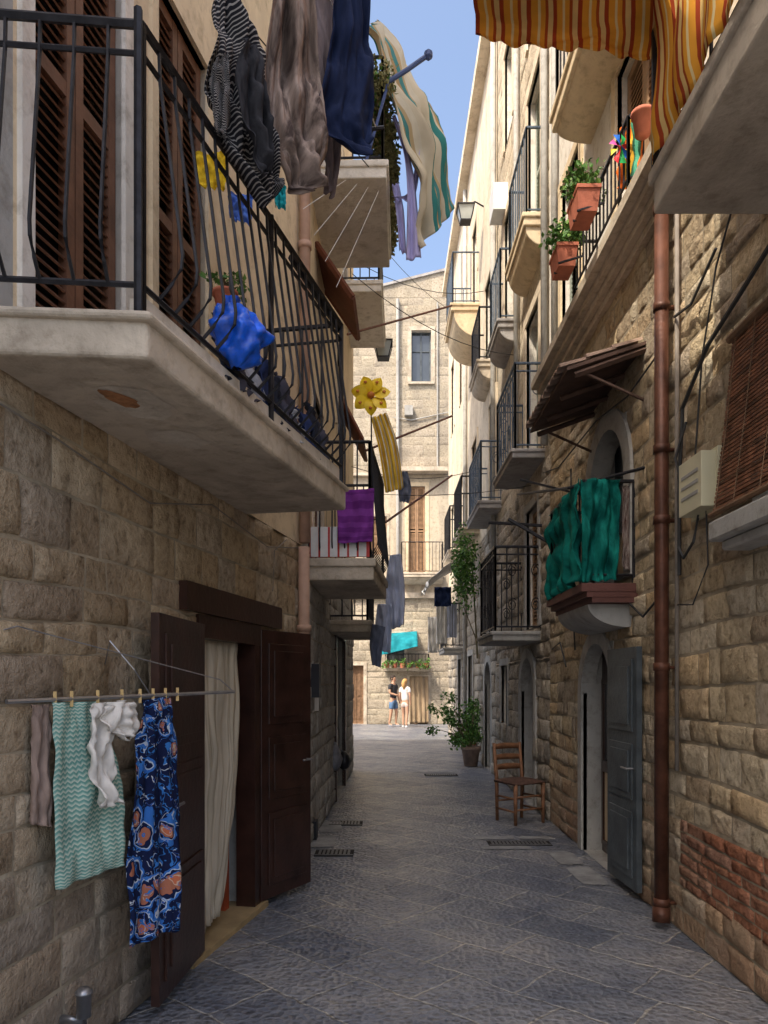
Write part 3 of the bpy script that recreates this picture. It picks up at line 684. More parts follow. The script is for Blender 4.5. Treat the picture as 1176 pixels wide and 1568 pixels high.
def lantern(name,p,d):
    e=group(name); mb=MB(); p=Vector(p)
    mb.tube([p,p+d*.5+Vector((0,0,.1)),p+d],.014,6)
    c=p+d; s=.16
    for z,a in((-.02,.16),(-.28,.10)): mb.box(c+Vector((0,0,z)),(a*2,a*2,.02))
    for x in(-1,1):
        for y in(-1,1): mb.tube([c+Vector((x*.15,y*.15,-.03)),c+Vector((x*.09,y*.09,-.28))],.008,4)
    mb.hexa([c+Vector(q) for q in [(-.085,-.085,-.27),(.085,-.085,-.27),(.14,-.14,-.03),(-.14,-.14,-.03),(-.085,.085,-.27),(.085,.085,-.27),(.14,.14,-.03),(-.14,.14,-.03)]],1)
    mb.build('lantern_body',e,[m_iron,M('frosted_glass',(.45,.48,.46),.2,.1,5,0)])
lantern('wall_lantern',FM.W(12.6,7.35,0),Vector((.55,0,0)))
lantern('wall_lantern.001',FR.W(13.6,10.3,0),Vector((-.35,0,0)))
# pinwheel flower
e=group('yellow_flower_pinwheel'); mb=MB(); c=P(568,607,6.85)
mb.tube([c+Vector((0,.03,0)),Vector((c.x+.01,6.9,3.2))],.008,6,1)
for k in range(7):
    a=2*math.pi*k/7+.2
    def fn(u,v,a=a):
        rr=.03+.155*v; w=.060*max(math.sin(math.pi*(.06+v*.92)),0)**.8*(u-.5)*2
        q=Vector((math.cos(a)*rr-math.sin(a)*w,-.02+.03*(u-.5)-.02*math.sin(v*3),math.sin(a)*rr+math.cos(a)*w)); return c+q
    mb.sheet(fn,4,8)
    rr=.125; cc=c+Vector((math.cos(a)*rr,-.052,math.sin(a)*rr)); mb.lathe(cc,[(.004,-.014),(.016,-.006),(.016,.006),(.004,.014)],8,2,1,.25)
mb.lathe(c+Vector((0,-.03,0)),[(.005,-.035),(.03,-.02),(.036,0),(.03,.02),(.005,.035)],12,2)
mb.build('petals_and_stick',e,[m_yel,m_iron,M('orange_centre',(.5,.16,.02),.5)],True)
m_ys=stripe_mat('yellow_striped_fabric',[(0,(.76,.48,.05)),(.55,(.72,.68,.54)),(.8,(.55,.36,.08))],5,0)
ruled('yellow_striped_parasol',[(568,640,7.6),(580,690,7.6),(590,755,7.6)],[(592,632,7.6),(608,680,7.6),(618,748,7.6)],m_ys,.03,3,24,20,None,3,.02)
ruled('purple_towel',[(515,752,6.84),(517,800,6.84),(518,832,6.84)],[(573,748,6.84),(572,800,6.84),(570,830,6.84)],stripe_mat('purple_towel_fabric',[(0,(.16,.03,.22)),(.5,(.22,.05,.30))],5,1),.012,3,20,14,None,2)
m_pb=cloth('pale_blue_cotton',(.46,.50,.62),.12); m_gb=cloth('grey_blue_cotton',(.15,.17,.23),.15)
ruled('pale_blue_shirt',[(597,850,8.9),(590,900,8.9),(594,965,8.9)],[(614,848,8.9),(620,905,8.9),(618,958,8.9)],m_pb,.03,2.5,20,24,None,1,.03)
ruled('pale_blue_trousers',[(578,925,8.8),(574,960,8.8),(572,995,8.8)],[(600,925,8.8),(600,960,8.8),(598,1000,8.8)],m_pb,.03,2,18,20,None,3,.03)
ruled('grey_trousers',[(570,955,8.6),(566,985,8.6),(570,1018,8.6)],[(590,960,8.6),(586,990,8.6),(583,1022,8.6)],m_gb,.02,2,14,18,None,5,.02)
ruled('dark_shirt',[(614,722,11),(610,745,11),(612,768,11)],[(624,722,11),(630,748,11),(626,770,11)],m_gb,.02,2,14,18,None,5,.03)
# green/cream striped awning and ribbons (upper balcony)
m_ga=stripe_mat('green_cream_awning_canvas',[(0,(.50,.44,.33)),(.24,(.035,.17,.16)),(.42,(.50,.45,.34)),(.50,(.36,.24,.12)),(.58,(.06,.20,.20)),(.70,(.40,.30,.17)),(.8,(.52,.47,.37))],3.0,0)
ruled('green_striped_awning',[(566,42,7.0),(596,150,7.0),(632,270,7.1),(640,385,7.2)],[(578,30,8.0),(648,126,7.6),(676,210,7.6),(694,322,7.6)],m_ga,.07,2.5,40,44,None,2,.06)
mb=MB(); mb.tube([P(595,125,6.9),P(622,108,6.9),P(656,84,6.9)],.022,8); mb.tube([P(595,125,6.9),P(560,250,6.9)],.015,6); mb.lathe(P(656,84,6.9),[(.01,-.05),(.04,-.02),(.04,.02),(.01,.05)],10)
mb.build('awning_arm',None,[M('blue_painted_iron',(.05,.08,.20),.5)])
m_vio=cloth('pale_violet_cloth',(.34,.32,.55),.15)
ruled('violet_ribbon',[(600,180,7.2),(622,260,7.2),(622,400,7.2)],[(606,178,7.2),(632,260,7.2),(645,395,7.2)],m_vio,.02,1.5,8,30,None,2,.02)
ruled('violet_ribbon.001',[(642,200,7.25),(628,290,7.25),(600,300,7.25)],[(648,205,7.25),(640,280,7.25),(632,312,7.25)],m_vio,.02,1.5,8,30,None,4,.02)
ruled('violet_ribbon.002',[(600,285,7.3),(606,320,7.3),(612,385,7.3)],[(610,280,7.3),(618,320,7.3),(622,390,7.3)],m_vio,.02,1.5,8,20,None,6,.02)
mb=MB(); 
for k in range(5): mb.leaves(P(574+3*k,125+30*k,7.0+.25*k),(.17,.22,.17),900,.045,(0,2,2,1),.6,k+20)
for k in range(6): mb.leaves(P(598+k,225+28*k,7.4+.18*k),(.06,.22,.14),330,.045,(0,2,2),.6,k+40)
mb.build('balcony_ivy',None,[m_leaf3,m_leaf,m_leaf3])
mb=MB(); c=P(512,1185,9.4); mb.lathe((c.x,c.y,.42),[(.05,0),(.10,.05),(.12,.15),(.09,.28),(.03,.36)],14,0,.8,1,.4,2); mb.lathe((c.x+.10,c.y+.4,.38),[(.03,0),(.09,.04),(.11,.12),(.08,.2),(.02,.25)],14,1,.8,1,.2,5)
mb.tube([FM.W(9.4,.8,0),(c.x,c.y,.78)],.01,5,0); mb.tube([FM.W(9.75,.68,0),(c.x+.1,c.y+.4,.62)],.01,5,0)
mb.build('hanging_rubbish_bag',None,[M('grey_plastic_bag',(.22,.22,.24),.35,.3,12,.5,20),M('black_plastic_bag',(.02,.02,.025),.3,.3,12,.5,20)],True)
mb=MB(); mb.box((-.70,7.3,.09),(.08,.16,.18)); mb.bf(FM,7.0,7.16,1.4,1.72,.0,.10); mb.build('wall_meter_box',None,[M('black_box_paint',(.03,.03,.035),.5)])
e=group('clothes_poles'); mb=MB()
for a,b in ((P(532,512,10.5),P(692,468,12.5)),(P(560,690,10.5),P(692,637,12.5)),(P(590,800,11.2),P(692,728,13.2))):
    mb.tube([a,b],.018,6)
mb.build('poles',e,[M('rusty_pole',(.16,.07,.05),.6)])
mb=MB()
def sag(a,b,s=.15,r_=.006):
    a=Vector(a);b=Vector(b); mb.tube([a.lerp(b,k/8)-Vector((0,0,s*4*(k/8)*(1-k/8))) for k in range(9)],r_,4)
sag(FM.W(8.6,6.3,.3),FR.W(10.5,6.2,0),.2); sag(FM.W(11.5,8.2,0),FR.W(13.5,8.7,0),.25); sag(FM.W(12.5,5.2,0),FR.W(14,5.6,0),.2); sag(FM.W(9,3.9,0),FR.W(9.2,4.0,0),.1,.004); sag(FM.W(12.8,9.8,0),FR.W(16,9.4,0),.3)
mb.build('overhead_cables',None,[m_cable])

# ================================================================ RIGHT NEAR HOUSE
H3=group('tufa_stone_house')
dr=(5.93,6.8,0,1.88); wn_=(5.6,6.55,2.34,3.6); bw=(2.6,3.68,2.44,3.25); bk=(2.9,4.6,.28,.70)
stone('stone_wall',H3,FR,.8,8.2,0,4.7,[dr,wn_,bw,bk],.165,.26,[m_stoneR,m_mortar],31,.012,.009,.010,.022,.008,.25)
stone('brick_repair',H3,FR,2.9,4.6,.28,.70,[],.07,.2,[m_brick,m_mortar],33,.012,.006,.004,.008,.004)
upR=[(5.0,5.8,4.9,6.3),(6.9,7.6,4.9,6.6),(5.4,6.2,6.62,8.3)]
plain('plaster_wall_upper',H3,FR,4.2,8.2,4.7,9.6,upR,m_white)
plain('plaster_wall_upper_near',H3,FR,.8,4.2,4.7,6.4,[],m_warm)
body('house_mass',H3,FR,4.2,8.2,9.6,m_white); body('house_mass_near',H3,FR,.8,4.2,6.4,m_white)
opening('arched_door',H3,FR,*dr,'glassdoor',.16,arch=True,trim=m_grey,trimw=.12,reveal=m_grey,fmat=m_dwood)
opening('arched_window',H3,FR,*wn_,'glassdoor',.2,arch=True,trim=m_grey,trimw=.16,reveal=m_grey,fmat=m_greyd)
opening('window_behind_blind',H3,FR,*bw,'glass',.15,fmat=m_shut)
for i,h in enumerate(upR): opening('balcony_door_%d'%i,H3,FR,*h,'louver',.1,fmat=m_greend if i else m_shut2,trim=m_cream,trimw=.1)
leaf('grey_door_leaf',H3,(1.80,5.2),(1.775,5.8),.06,1.80,m_greyd)
mb=MB()
for k,(z0,z1,d) in enumerate(((4.62,4.68,.05),(4.68,4.73,.10),(4.73,4.78,.15),(4.78,4.86,.22))): mb.bf(FR,4.55-.02*k,8.15+.01*k,z0,z1,-.01,d)
mb.build('cornice',H3,[m_slab])
mb=MB(); railing(mb,[(1.84,4.95),(1.64,4.95),(1.64,6.35),(1.84,6.35)],4.86,.48,.09,.008,0,1,0); mb.build('low_railing',H3,[m_iron])
mb=MB(); slabpoly(mb,[(1.84,.9),(1.24,.9),(1.24,3.4),(1.84,3.4)],3.70,3.88); slabpoly(mb,[(1.84,.88),(1.22,.88),(1.22,3.42),(1.84,3.42)],3.84,3.90)
o=mb.build('near_balcony_slab',H3,[m_slab]); bv=o.modifiers.new('b','BEVEL'); bv.width=.012; bv.segments=2
mb=MB(); railing(mb,[(1.27,1.0),(1.27,3.36),(1.84,3.36)],3.9,1.0,.12,.008); mb.tube([(1.24,3.37,3.88),(1.24,3.37,6.2)],.018,6); mb.tube([(1.24,3.37,4.62),(.9,3.4,4.95),(.42,3.42,4.9)],.012,6); mb.build('near_balcony_railing',H3,[m_iron])
oy=[(0,(.38,.06,.02)),(.16,(.75,.34,.04)),(.4,(.76,.60,.30)),(.5,(.75,.34,.04)),(.68,(.40,.08,.02)),(.80,(.76,.52,.2))]
m_oy=stripe_mat('orange_striped_canvas',oy,7,0)
m_oy2=stripe_mat('orange_striped_curtain_fabric',oy,20,0)
ruled('orange_striped_curtain',[Vector((1.215,.95,5.6)),Vector((1.215,.95,4.7)),Vector((1.215,.95,3.9))],[Vector((1.215,3.36,5.6)),Vector((1.215,3.36,4.7)),Vector((1.215,3.36,3.9))],m_oy2,.018,9,90,20,None,1,.02)
ruled('orange_striped_awning',[P(725,-160,2.7),P(722,-60,3.1),P(727,28,3.4),P(729,52,3.42)],[P(1010,-190,2.7),P(1010,-60,3.1),P(1005,60,3.4),P(1003,88,3.42)],m_oy,.012,3,80,24,None,2,.02,.03,7)
balcony(H3,FR,5.0,6.6,6.45,.35,.16,m_cream,True,1.0,.12,False,.12)
mb=MB(); mb.bf(FR,5.0,8.2,9.4,9.62,0,.12); mb.build('upper_cornice',H3,[m_cream])
m_flag=stripe_mat('orange_flag_fabric',[(0,(.75,.16,.02)),(.35,(.78,.45,.05)),(.6,(.10,.40,.25)),(.8,(.75,.2,.05))],1,0)
ruled('orange_flag',[(952,195,5.2),(948,290,5.2)],[(988,165,4.9),(985,285,4.9)],m_flag,.02,3,20,20,None,2)
e=group('rainbow_pinwheel'); mb=MB(); c=P(949,228,5.0)
cm=[M('pw_%s'%n,q,.4,.05,5,0) for n,q in (('red',(.7,.03,.04)),('blue',(.02,.15,.6)),('yellow',(.8,.6,.03)),('green',(.03,.4,.1)),('pink',(.7,.1,.35)))]
for k in range(8):
    a=2*math.pi*k/8
    def fn(u,v,a=a): 
        rr=.06*v; w=.045*v*u; return c+Vector((math.cos(a)*rr-math.sin(a)*w,-.03*u*(1-v),math.sin(a)*rr*1.6+math.cos(a)*w))
    mb.sheet(fn,2,3,(k//2+(k%2)*3)%5)
mb.tube([c+Vector((0,.02,0)),Vector((1.64,5.0,5.3))],.005,5,5); mb.build('blades_and_stick',e,cm+[m_iron])
pot('flower_pot.001',Vector((1.70,4.85,5.14)),.07,.15,m_terra)
pot('geranium_planter',(1.52,5.62,5.06),.1,.18,m_terra,True,620,(.15,.20,.14),.042,2,(.17,.30))
pot('geranium_planter.001',(1.52,6.25,5.01),.1,.18,m_terra,True,620,(.17,.18,.14),.042,4,(.17,.28))
mb=MB()
for y,z in ((5.62,5.07),(6.25,5.02),(5.5,5.07),(6.1,5.02)): mb.tube([(1.64,y,z+.05),(1.44,y,z-.01)],.01,5)
mb.build('planter_brackets',H3,[m_iron])
# teal balcony
mb=MB()
for z0,z1,p in ((2.13,2.17,.33),(2.17,2.21,.37),(2.21,2.27,.41)): slabpoly(mb,[(1.86,5.42-p*.1),(1.85-p,5.42-p*.1),(1.85-p,6.5+p*.1),(1.86,6.5+p*.1)],z0,z1)
mb.build('small_balcony_slab',H3,[M('brown_painted_slab',(.12,.05,.04),.7)])
mb=MB()
A=[];B=[]
for k in range(13):
    t=k/12*math.pi/2; q=.31*math.cos(t)+.02; zz=2.128-.17*math.sin(t); A.append(mb.add(FR.W(5.5,zz,q))); B.append(mb.add(FR.W(6.45,zz,q)))
for k in range(12): mb.face([A[k],B[k],B[k+1],A[k+1]])
mb.face([mb.add(FR.W(5.5,2.128,0))]+A+[mb.add(FR.W(5.5,1.958,0))]); mb.face([mb.add(FR.W(6.45,2.128,0))]+B+[mb.add(FR.W(6.45,1.958,0))])
mb.build('small_balcony_corbel',H3,[m_grey])
mb=MB(); railing(mb,[(1.84,5.44),(1.47,5.44),(1.47,6.46),(1.84,6.46)],2.27,.76,.1,.008); mb.tube([(1.84,5.2,3.06),(1.40,5.6,3.02),(1.25,6.9,3.30)],.012,6); mb.build('small_balcony_railing',H3,[m_iron])
m_teal=cloth('teal_green_cloth',(.0,.09,.08),.5,3,(.008,.19,.155))
e=group('teal_cloth_screen')
V=lambda x,y,z:Vector((x,y,z))
ruled('side_panel',[V(1.46,6.5,3.02),V(1.45,6.5,2.7),V(1.46,6.48,2.26)],[V(1.44,5.40,3.04),V(1.43,5.40,2.7),V(1.44,5.40,2.28)],m_teal,.026,5,60,24,e,1,.03)
ruled('end_panel',[V(1.44,5.41,3.04),V(1.45,5.40,2.7),V(1.45,5.41,2.28)],[V(1.73,5.41,3.03),V(1.72,5.40,2.7),V(1.71,5.41,2.30)],m_teal,.026,2.5,40,24,e,5,.035)
ruled('patterned_garment',[V(1.76,5.46,3.0),V(1.76,5.45,2.4)],[V(1.84,5.46,3.0),V(1.83,5.45,2.35)],cloth('dark_patterned_cloth',(.15,.06,.05),.6,8,(.3,.25,.22)),.01,2,10,18,None,2)
# corrugated tiled canopy
e=group('tiled_canopy'); mb=MB()
F=FR
for k in range(11):
    y0=5.22+.115*k
    for j in range(3):
        za=3.97-.065*j; jj=R.uniform(-.012,.012)
        pts0=[F.W(y0+.0575+jj+.058*math.cos(a),za+.035*math.sin(a)+.012*j*0,.02+.185*j) for a in [math.pi*i/6 for i in range(7)]]
        pts1=[F.W(y0+.0575+jj+.066*math.cos(a),za-.065+.042*math.sin(a),.02+.185*(j+1)+.03) for a in [math.pi*i/6 for i in range(7)]]
        A=[mb.add(p) for p in pts0]; B=[mb.add(p) for p in pts1]
        for i in range(6): mb.face([A[i],A[i+1],B[i+1],B[i]],0)
        pin=[mb.add(F.W(y0+.0575+jj+.05*math.cos(a),za-.065+.026*math.sin(a),.02+.185*(j+1)+.03)) for a in [math.pi*i/6 for i in range(7)]]
        for i in range(6): mb.face([B[i],B[i+1],pin[i+1],pin[i]],0)
mb.hexa([F.W(5.2,3.955,0),F.W(6.52,3.955,0),F.W(6.52,3.77,.56),F.W(5.2,3.77,.56),F.W(5.2,3.93,0),F.W(6.52,3.93,0),F.W(6.52,3.745,.56),F.W(5.2,3.745,.56)],1)
for u in (5.22,5.65,6.1,6.48): mb.tube([F.W(u,3.90,0),F.W(u,3.72,.5)],.022,4,1)
for u in (5.24,6.46): mb.tube([F.W(u,3.55,0),F.W(u,3.74,.42)],.012,5,1)
mb.build('tiles_and_boards',e,[m_tile,M('dark_boards',(.10,.06,.045),.8,.3,8,.4)])
# pipe
e=group('rust_brown_downpipe'); mb=MB()
mb.tube([(1.76,4.68,.10),(1.76,4.68,4.62)],.044,14)
for z in(.13,1.62,2.55,3.0,3.9,4.52): mb.tube([(1.76,4.68,z),(1.76,4.68,z+.05)],.052,14); mb.box((1.81,4.68,z+.02),(.1,.03,.02))
mb.tube([(1.76,4.68,.12),(1.75,4.66,.03)],.055,14)
mb.tube([(1.81,4.56,1.0),(1.81,4.56,4.6)],.014,8,1)
mb.build('pipe',e,[m_rust,m_gcable],True)
e=group('electrical_junction_box'); mb=MB(); mb.bf(FR,3.98,4.28,2.50,2.80,.03,.14); mb.bf(FR,3.96,4.30,2.48,2.82,.03,.06)
for k in range(3): mb.bf(FR,4.02,4.24,2.58+.06*k,2.60+.06*k,.14,.144,1)
o=mb.build('box',e,[m_plastic,m_grey]); bv=o.modifiers.new('b','BEVEL'); bv.width=.008; bv.segments=2
mb=MB()
def cab(pts,r=.009): mb.tube([FR.W(u,z,d) for u,z,d in pts],r,5)
cab([(3.3,3.62,.05),(3.7,3.5,.06),(4.1,3.42,.05),(4.45,3.2,.05),(4.5,2.8,.05),(4.5,2.2,.05)],.013)
cab([(4.2,2.5,.06),(4.22,2.35,.08),(4.36,2.28,.08),(4.46,2.36,.07)]); cab([(4.1,2.5,.06),(4.1,2.2,.05),(4.3,2.0,.05),(4.5,2.02,.06)],.005)
cab([(4.4,3.1,.05),(4.46,2.9,.09),(4.42,2.75,.07)]); cab([(4.0,3.9,.05),(4.3,3.75,.06),(4.55,3.8,.06)])
cab([(3.75,4.1,.04),(4.0,3.8,.05),(4.2,3.4,.04),(4.25,2.82,.06)],.006)
cab([(4.7,3.7,.06),(5.3,3.6,.1),(6.2,3.75,.06),(7.4,3.7,.1),(8.3,3.9,.06)],.007); cab([(4.8,2.1,.06),(5.1,2.0,.06),(5.4,2.12,.05)],.008)
cab([(6.95,1.85,.05),(7.1,2.6,.05),(7.1,3.6,.05)],.008); cab([(7.3,1.7,.05),(7.5,1.95,.06),(7.9,1.9,.05)],.008)
mb.build('wall_cables',H3,[m_cable])
# bamboo blind
e=group('bamboo_roller_blind'); mb=MB(); z=3.30; k=0; r=random.Random(8)
while z>2.42:
    d=.05+.10*((3.30-z)/.88)**1.2
    mb.bf(FR,2.45,3.80-r.uniform(0,.006),z-.014,z,d+r.uniform(0,.004),d+.010,0 if k%5 else 2); z-=.021; k+=1
for u in (2.55,2.8,3.05,3.3,3.55,3.75): mb.tube([FR.W(u,3.30,.064),FR.W(u,2.85,.11),FR.W(u,2.42,.17)],.003,4,1)
mb.tube([FR.W(2.43,3.32,.06),FR.W(3.82,3.32,.06)],.022,8,1); mb.tube([FR.W(2.43,2.41,.16),FR.W(3.82,2.41,.16)],.016,8,1)
mb.build('slats',e,[m_bamboo,m_wood,M('dark_bamboo_slats',(.12,.055,.03),.6,.4,14,.3)])
mb=MB(); mb.bf(FR,2.4,3.76,2.26,2.36,-.01,.2); mb.bf(FR,2.44,3.72,2.21,2.26,-.01,.15); o=mb.build('window_sill',H3,[m_grey]); bv=o.modifiers.new('b','BEVEL'); bv.width=.01
# ================================================================ RIGHT MID HOUSE
H4=group('weathered_stone_house')
lo=[(9.0,9.85,0,1.85),(8.75,9.5,2.22,3.7),(10.9,11.5,.9,1.8)]
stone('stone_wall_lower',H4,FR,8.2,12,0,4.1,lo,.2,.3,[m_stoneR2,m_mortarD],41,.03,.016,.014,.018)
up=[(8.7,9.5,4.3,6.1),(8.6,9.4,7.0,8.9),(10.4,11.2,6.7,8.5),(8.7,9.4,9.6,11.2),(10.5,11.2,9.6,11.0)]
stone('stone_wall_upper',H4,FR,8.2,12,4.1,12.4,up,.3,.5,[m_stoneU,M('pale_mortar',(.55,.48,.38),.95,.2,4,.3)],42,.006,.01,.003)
body('house_mass',H4,FR,8.2,12,12.4,m_warm)
opening('arched_door',H4,FR,*lo[0],'wood',.14,arch=True,trim=m_grey,trimw=.13,reveal=m_grey,fmat=m_wood)
opening('barred_window',H4,FR,*lo[1],'louver',.1,fmat=m_shut2,trim=m_grey,trimw=.1)
opening('small_window',H4,FR,*lo[2],'glass',.1,fmat=m_greyd,trim=m_grey,trimw=.1)
for i,h in enumerate(up): opening('balcony_door_%d'%i,H4,FR,*h,'louver' if i%2 else 'wood',.12,fmat=m_greend,trim=m_warm,trimw=.12)
m_gi=M('blue_grey_iron',(.10,.13,.17),.5,.3,12,0,40,.4)
balcony(H4,FR,8.64,9.95,2.03,.58,.11,m_grey,True,1.0,.13,True)
balcony(H4,FR,8.46,9.85,4.12,.38,.1,m_slabD,True,1.0,.15,True,0,m_gi)
balcony(H4,FR,8.4,9.6,6.75,.26,.14,m_cream,True,1.0,.14,False,.22,m_gi)
balcony(H4,FR,10.3,11.3,6.5,.26,.12,m_slabD,True,1.0,.14,False,.18,m_gi)
mb=MB(); mb.bf(FR,8.2,12,12.3,12.5,0,.18); mb.build('roof_cornice',H4,[m_warm])
mb=MB(); mb.tube([FR.W(8.25,4.2,.06),FR.W(8.25,12.2,.06)],.04,8); mb.tube([FR.W(10.0,4.2,.06),FR.W(10.0,12.2,.06)],.035,8); mb.tube([FR.W(7.75,4.9,.06),FR.W(7.75,9.3,.06)],.035,8);mb.build('downpipes',H4,[m_grey],True)
mb=MB(); mb.bf(FR,10.2,10.6,11.0,11.5,0,.25); mb.bf(FR,11.0,11.4,8.6,9.0,0,.22); mb.build('air_conditioners',H4,[m_whitep])
mb=MB(); mb.tube([FR.W(6.9,3.3,0),FR.W(7.3,3.55,.5)],.012,5); mb.tube([FR.W(7.6,2.9,0),FR.W(7.7,3.25,.55)],.02,5); mb.tube([FR.W(8.5,3.35,0),FR.W(8.8,3.45,.6)],.02,5); mb.build('iron_brackets',H4,[m_iron])
# ================================================================ RIGHT FAR HOUSE
H5=group('sunlit_plaster_house')
lo=[(12.6,13.4,0,1.9),(12.3,12.9,2.3,3.7),(15.2,16,0,2.1),(17.4,18.2,0,2.1)]
stone('stone_wall_lower',H5,FR,12,21,0,4.2,lo,.25,.42,[m_stoneR2,m_mortarD],51,.03)
up=[(12.0+.1,12.8,4.5,6.3),(14.5,15.3,4.6,6.4),(14.5,15.2,8.9,10.7),(17,17.8,4.6,6.4),(12.6,13.3,7.0,8.6),(17,17.8,8.2,10),(19.2,20,4.5,6.2),(16,16.6,2.4,3.7),(19.2,20,8.2,10)]
plain('plaster_wall_upper',H5,FR,12,21,4.2,12.6,up[:7]+up[8:],m_warm)
body('house_mass',H5,FR,12,21,12.6,m_white)
for i,h in enumerate(lo): opening('door_%d'%i,H5,FR,*h,'wood',.12,arch=(i==0),trim=m_grey,trimw=.12,reveal=m_grey,fmat=m_dwood if i!=1 else m_shut2)
for i,h in enumerate(up[:7]+up[8:]): opening('balcony_door_%d'%i,H5,FR,*h,'louver',.12,fmat=m_shut2 if i%2 else m_greend,trim=m_warm,trimw=.12)
balcony(H5,FR,11.6,13.2,4.28,.36,.12,m_slabD,True,.95,.14,True,0,m_gi)
balcony(H5,FR,14.2,15.6,8.95-.25,.56,.14,m_cream,True,1.0,.13,False,.5,m_gi)
balcony(H5,FR,14.2,15.6,4.4,.4,.12,m_slab,True,1.0,.14)
balcony(H5,FR,16.6,18.1,4.4,.4,.12,m_slab,True,1.0,.14)
balcony(H5,FR,16.6,18.1,2.2,.5,.12,m_grey,True,1.0,.14)
balcony(H5,FR,12.4,13.5,6.85,.28,.12,m_slab,True,.9,.14,False,.2)
mb=MB(); mb.bf(FR,12,21,12.5,12.7,0,.2); mb.build('roof_cornice',H5,[m_warm])
mb=MB(); mb.tube([FR.W(12.1,2.2,.06),FR.W(12.1,12.4,.06)],.045,8); mb.tube([FR.W(16.3,0,.06),FR.W(16.3,12.4,.06)],.045,8); mb.build('downpipes',H5,[m_grey],True)
m_wa=stripe_mat('white_canvas',[(0,(.70,.68,.63)),(.5,(.76,.74,.68))],6,0)
ruled('white_canvas_awning',[V(1.82,16.2,4.35),V(1.35,16.2,4.1),V(.95,16.2,3.75)],[V(1.82,18.4,4.35),V(1.35,18.4,4.1),V(.95,18.4,3.75)],m_wa,.03,3,24,14,None,2,.02,.1,6)
mb=MB(); mb.leaves((1.55,14.0,3.75),(.25,.35,.75),1500,.07,(0,0,1),.6,71); mb.tube([(1.8,14.2,2.0),(1.7,14.1,3.6),(1.55,14,4.3)],[.02,.015,.008],6,2); mb.tube([(1.8,14.2,2.3),(1.5,14.0,3.0)],[.012,.006],6,2); mb.build('climbing_ivy',None,[m_leaf,m_leaf2,m_stem])
for i,(px_,y,z0,z1,w,mt) in enumerate(((676,15.6,2.35,3.3,.22,m_wa),(664,16.5,2.2,3.0,.25,m_wa),(678,15.2,3.1,3.5,.35,m_navy),(690,17.5,2.6,3.4,.3,m_pb))):
    x=(px_-588)*y/FOC; ruled('hung_linen' if i==0 else 'hung_linen.%03d'%i,[V(x-w/2,y,z1),V(x-w/2,y,z0)],[V(x+w/2,y,z1),V(x+w/2,y,z0)],mt,.03,2.5,16,12,None,i,.03)
# ================================================================ END BUILDING
H6=group('limestone_end_house')
ho=[(1.0,1.72,12.5,14.4),(.9,1.5,5.45,8.7),(-1.3,-.75,0,2.15),(.95,1.6,0,1.7),(0.1,.75,2.3,3.3),(-.5,.1,6.2,7.6)]
mE=M('limestone_mortar',(.38,.33,.25),.95)
stone('stone_wall_upper',H6,FE,-8,9,9.1,15.6,[ho[0]],.34,.6,[m_stoneE,mE],61,.008,.02,.010)
stone('stone_wall_lower',H6,FE,-8,9,0,4.7,[ho[2],ho[3],ho[4]],.30,.5,[m_stoneE,mE],62,.012,.02,.010)
plain('plaster_wall_middle',H6,FE,-8,9,4.7,9.1,[ho[1],ho[5]],plaster_mat('ochre_grey_plaster',(.56,.48,.36),(.34,.29,.23),.9,.7))
mb=MB(); u=-3.0; r=random.Random(3)
while u<4.5:
    h=16.0+.25*u; h2=h+.0625
    mb.hexa([FE.W(u,15.6,.01),FE.W(u+.25,15.6,.01),FE.W(u+.25,h2,.01),FE.W(u,h,.01),FE.W(u,15.6,-.4),FE.W(u+.25,15.6,-.4),FE.W(u+.25,h2,-.4),FE.W(u,h,-.4)],0,r.random())
    mb.hexa([FE.W(u,h,.08),FE.W(u+.25,h2,.08),FE.W(u+.25,h2+.09,.08),FE.W(u,h+.09,.08),FE.W(u,h,-.45),FE.W(u+.25,h2,-.45),FE.W(u+.25,h2+.09,-.45),FE.W(u,h+.09,-.45)],1); u+=.25
mb.build('parapet',H6,[m_stoneE,m_slabD])
body('house_mass',H6,FE,-8,9,15.6,m_grey,6)
opening('tall_window',H6,FE,*ho[0],'glass',.2,fmat=m_greyd,trim=m_slab,trimw=.14,sill=True)
opening('shuttered_balcony_door',H6,FE,*ho[1],'louver',.1,fmat=m_shut2,trim=m_cream,trimw=.14)
opening('side_door',H6,FE,*ho[2],'wood',.15,fmat=m_wood,trim=m_slab,trimw=.12)
opening('street_door',H6,FE,*ho[3],'wood',.15,fmat=m_wood,trim=m_slab,trimw=.1)
opening('low_window',H6,FE,*ho[4],'glass',.15,fmat=m_greyd,trim=m_slab,trimw=.1)
opening('mid_window',H6,FE,*ho[5],'louver',.12,fmat=m_shut2,trim=m_slab,trimw=.1)
mb=MB(); mb.bf(FE,.55,2.3,9.15,9.3,0,.45); mb.bf(FE,-8,.3,9.05,9.15,0,.2); mb.bf(FE,-8,9,4.6,4.8,0,.15); mb.build('string_courses',H6,[m_slab])
mb=MB(); mb.tube([FE.W(.5,4.8,.1),FE.W(.5,15.5,.1)],.06,8); mb.tube([FE.W(.35,11.2,.06),FE.W(1.0,11.1,.06),FE.W(2.4,11.4,.06)],.02,5); mb.tube([FE.W(1.95,9.3,.06),FE.W(1.95,15.4,.06)],.03,5); mb.bf(FE,.75,1.05,11.25,11.6,0,.2,0)
mb.build('wall_pipes',H6,[m_grey])
balcony(H6,FE,.6,2.15,5.3,.6,.16,m_slab,True,1.1,.12,False,.2)
balcony(H6,FE,.0,1.65,1.95,.5,.1,m_slab,True,.5,.12)
m_tq=cloth('turquoise_canvas',(.015,.20,.24),.25)
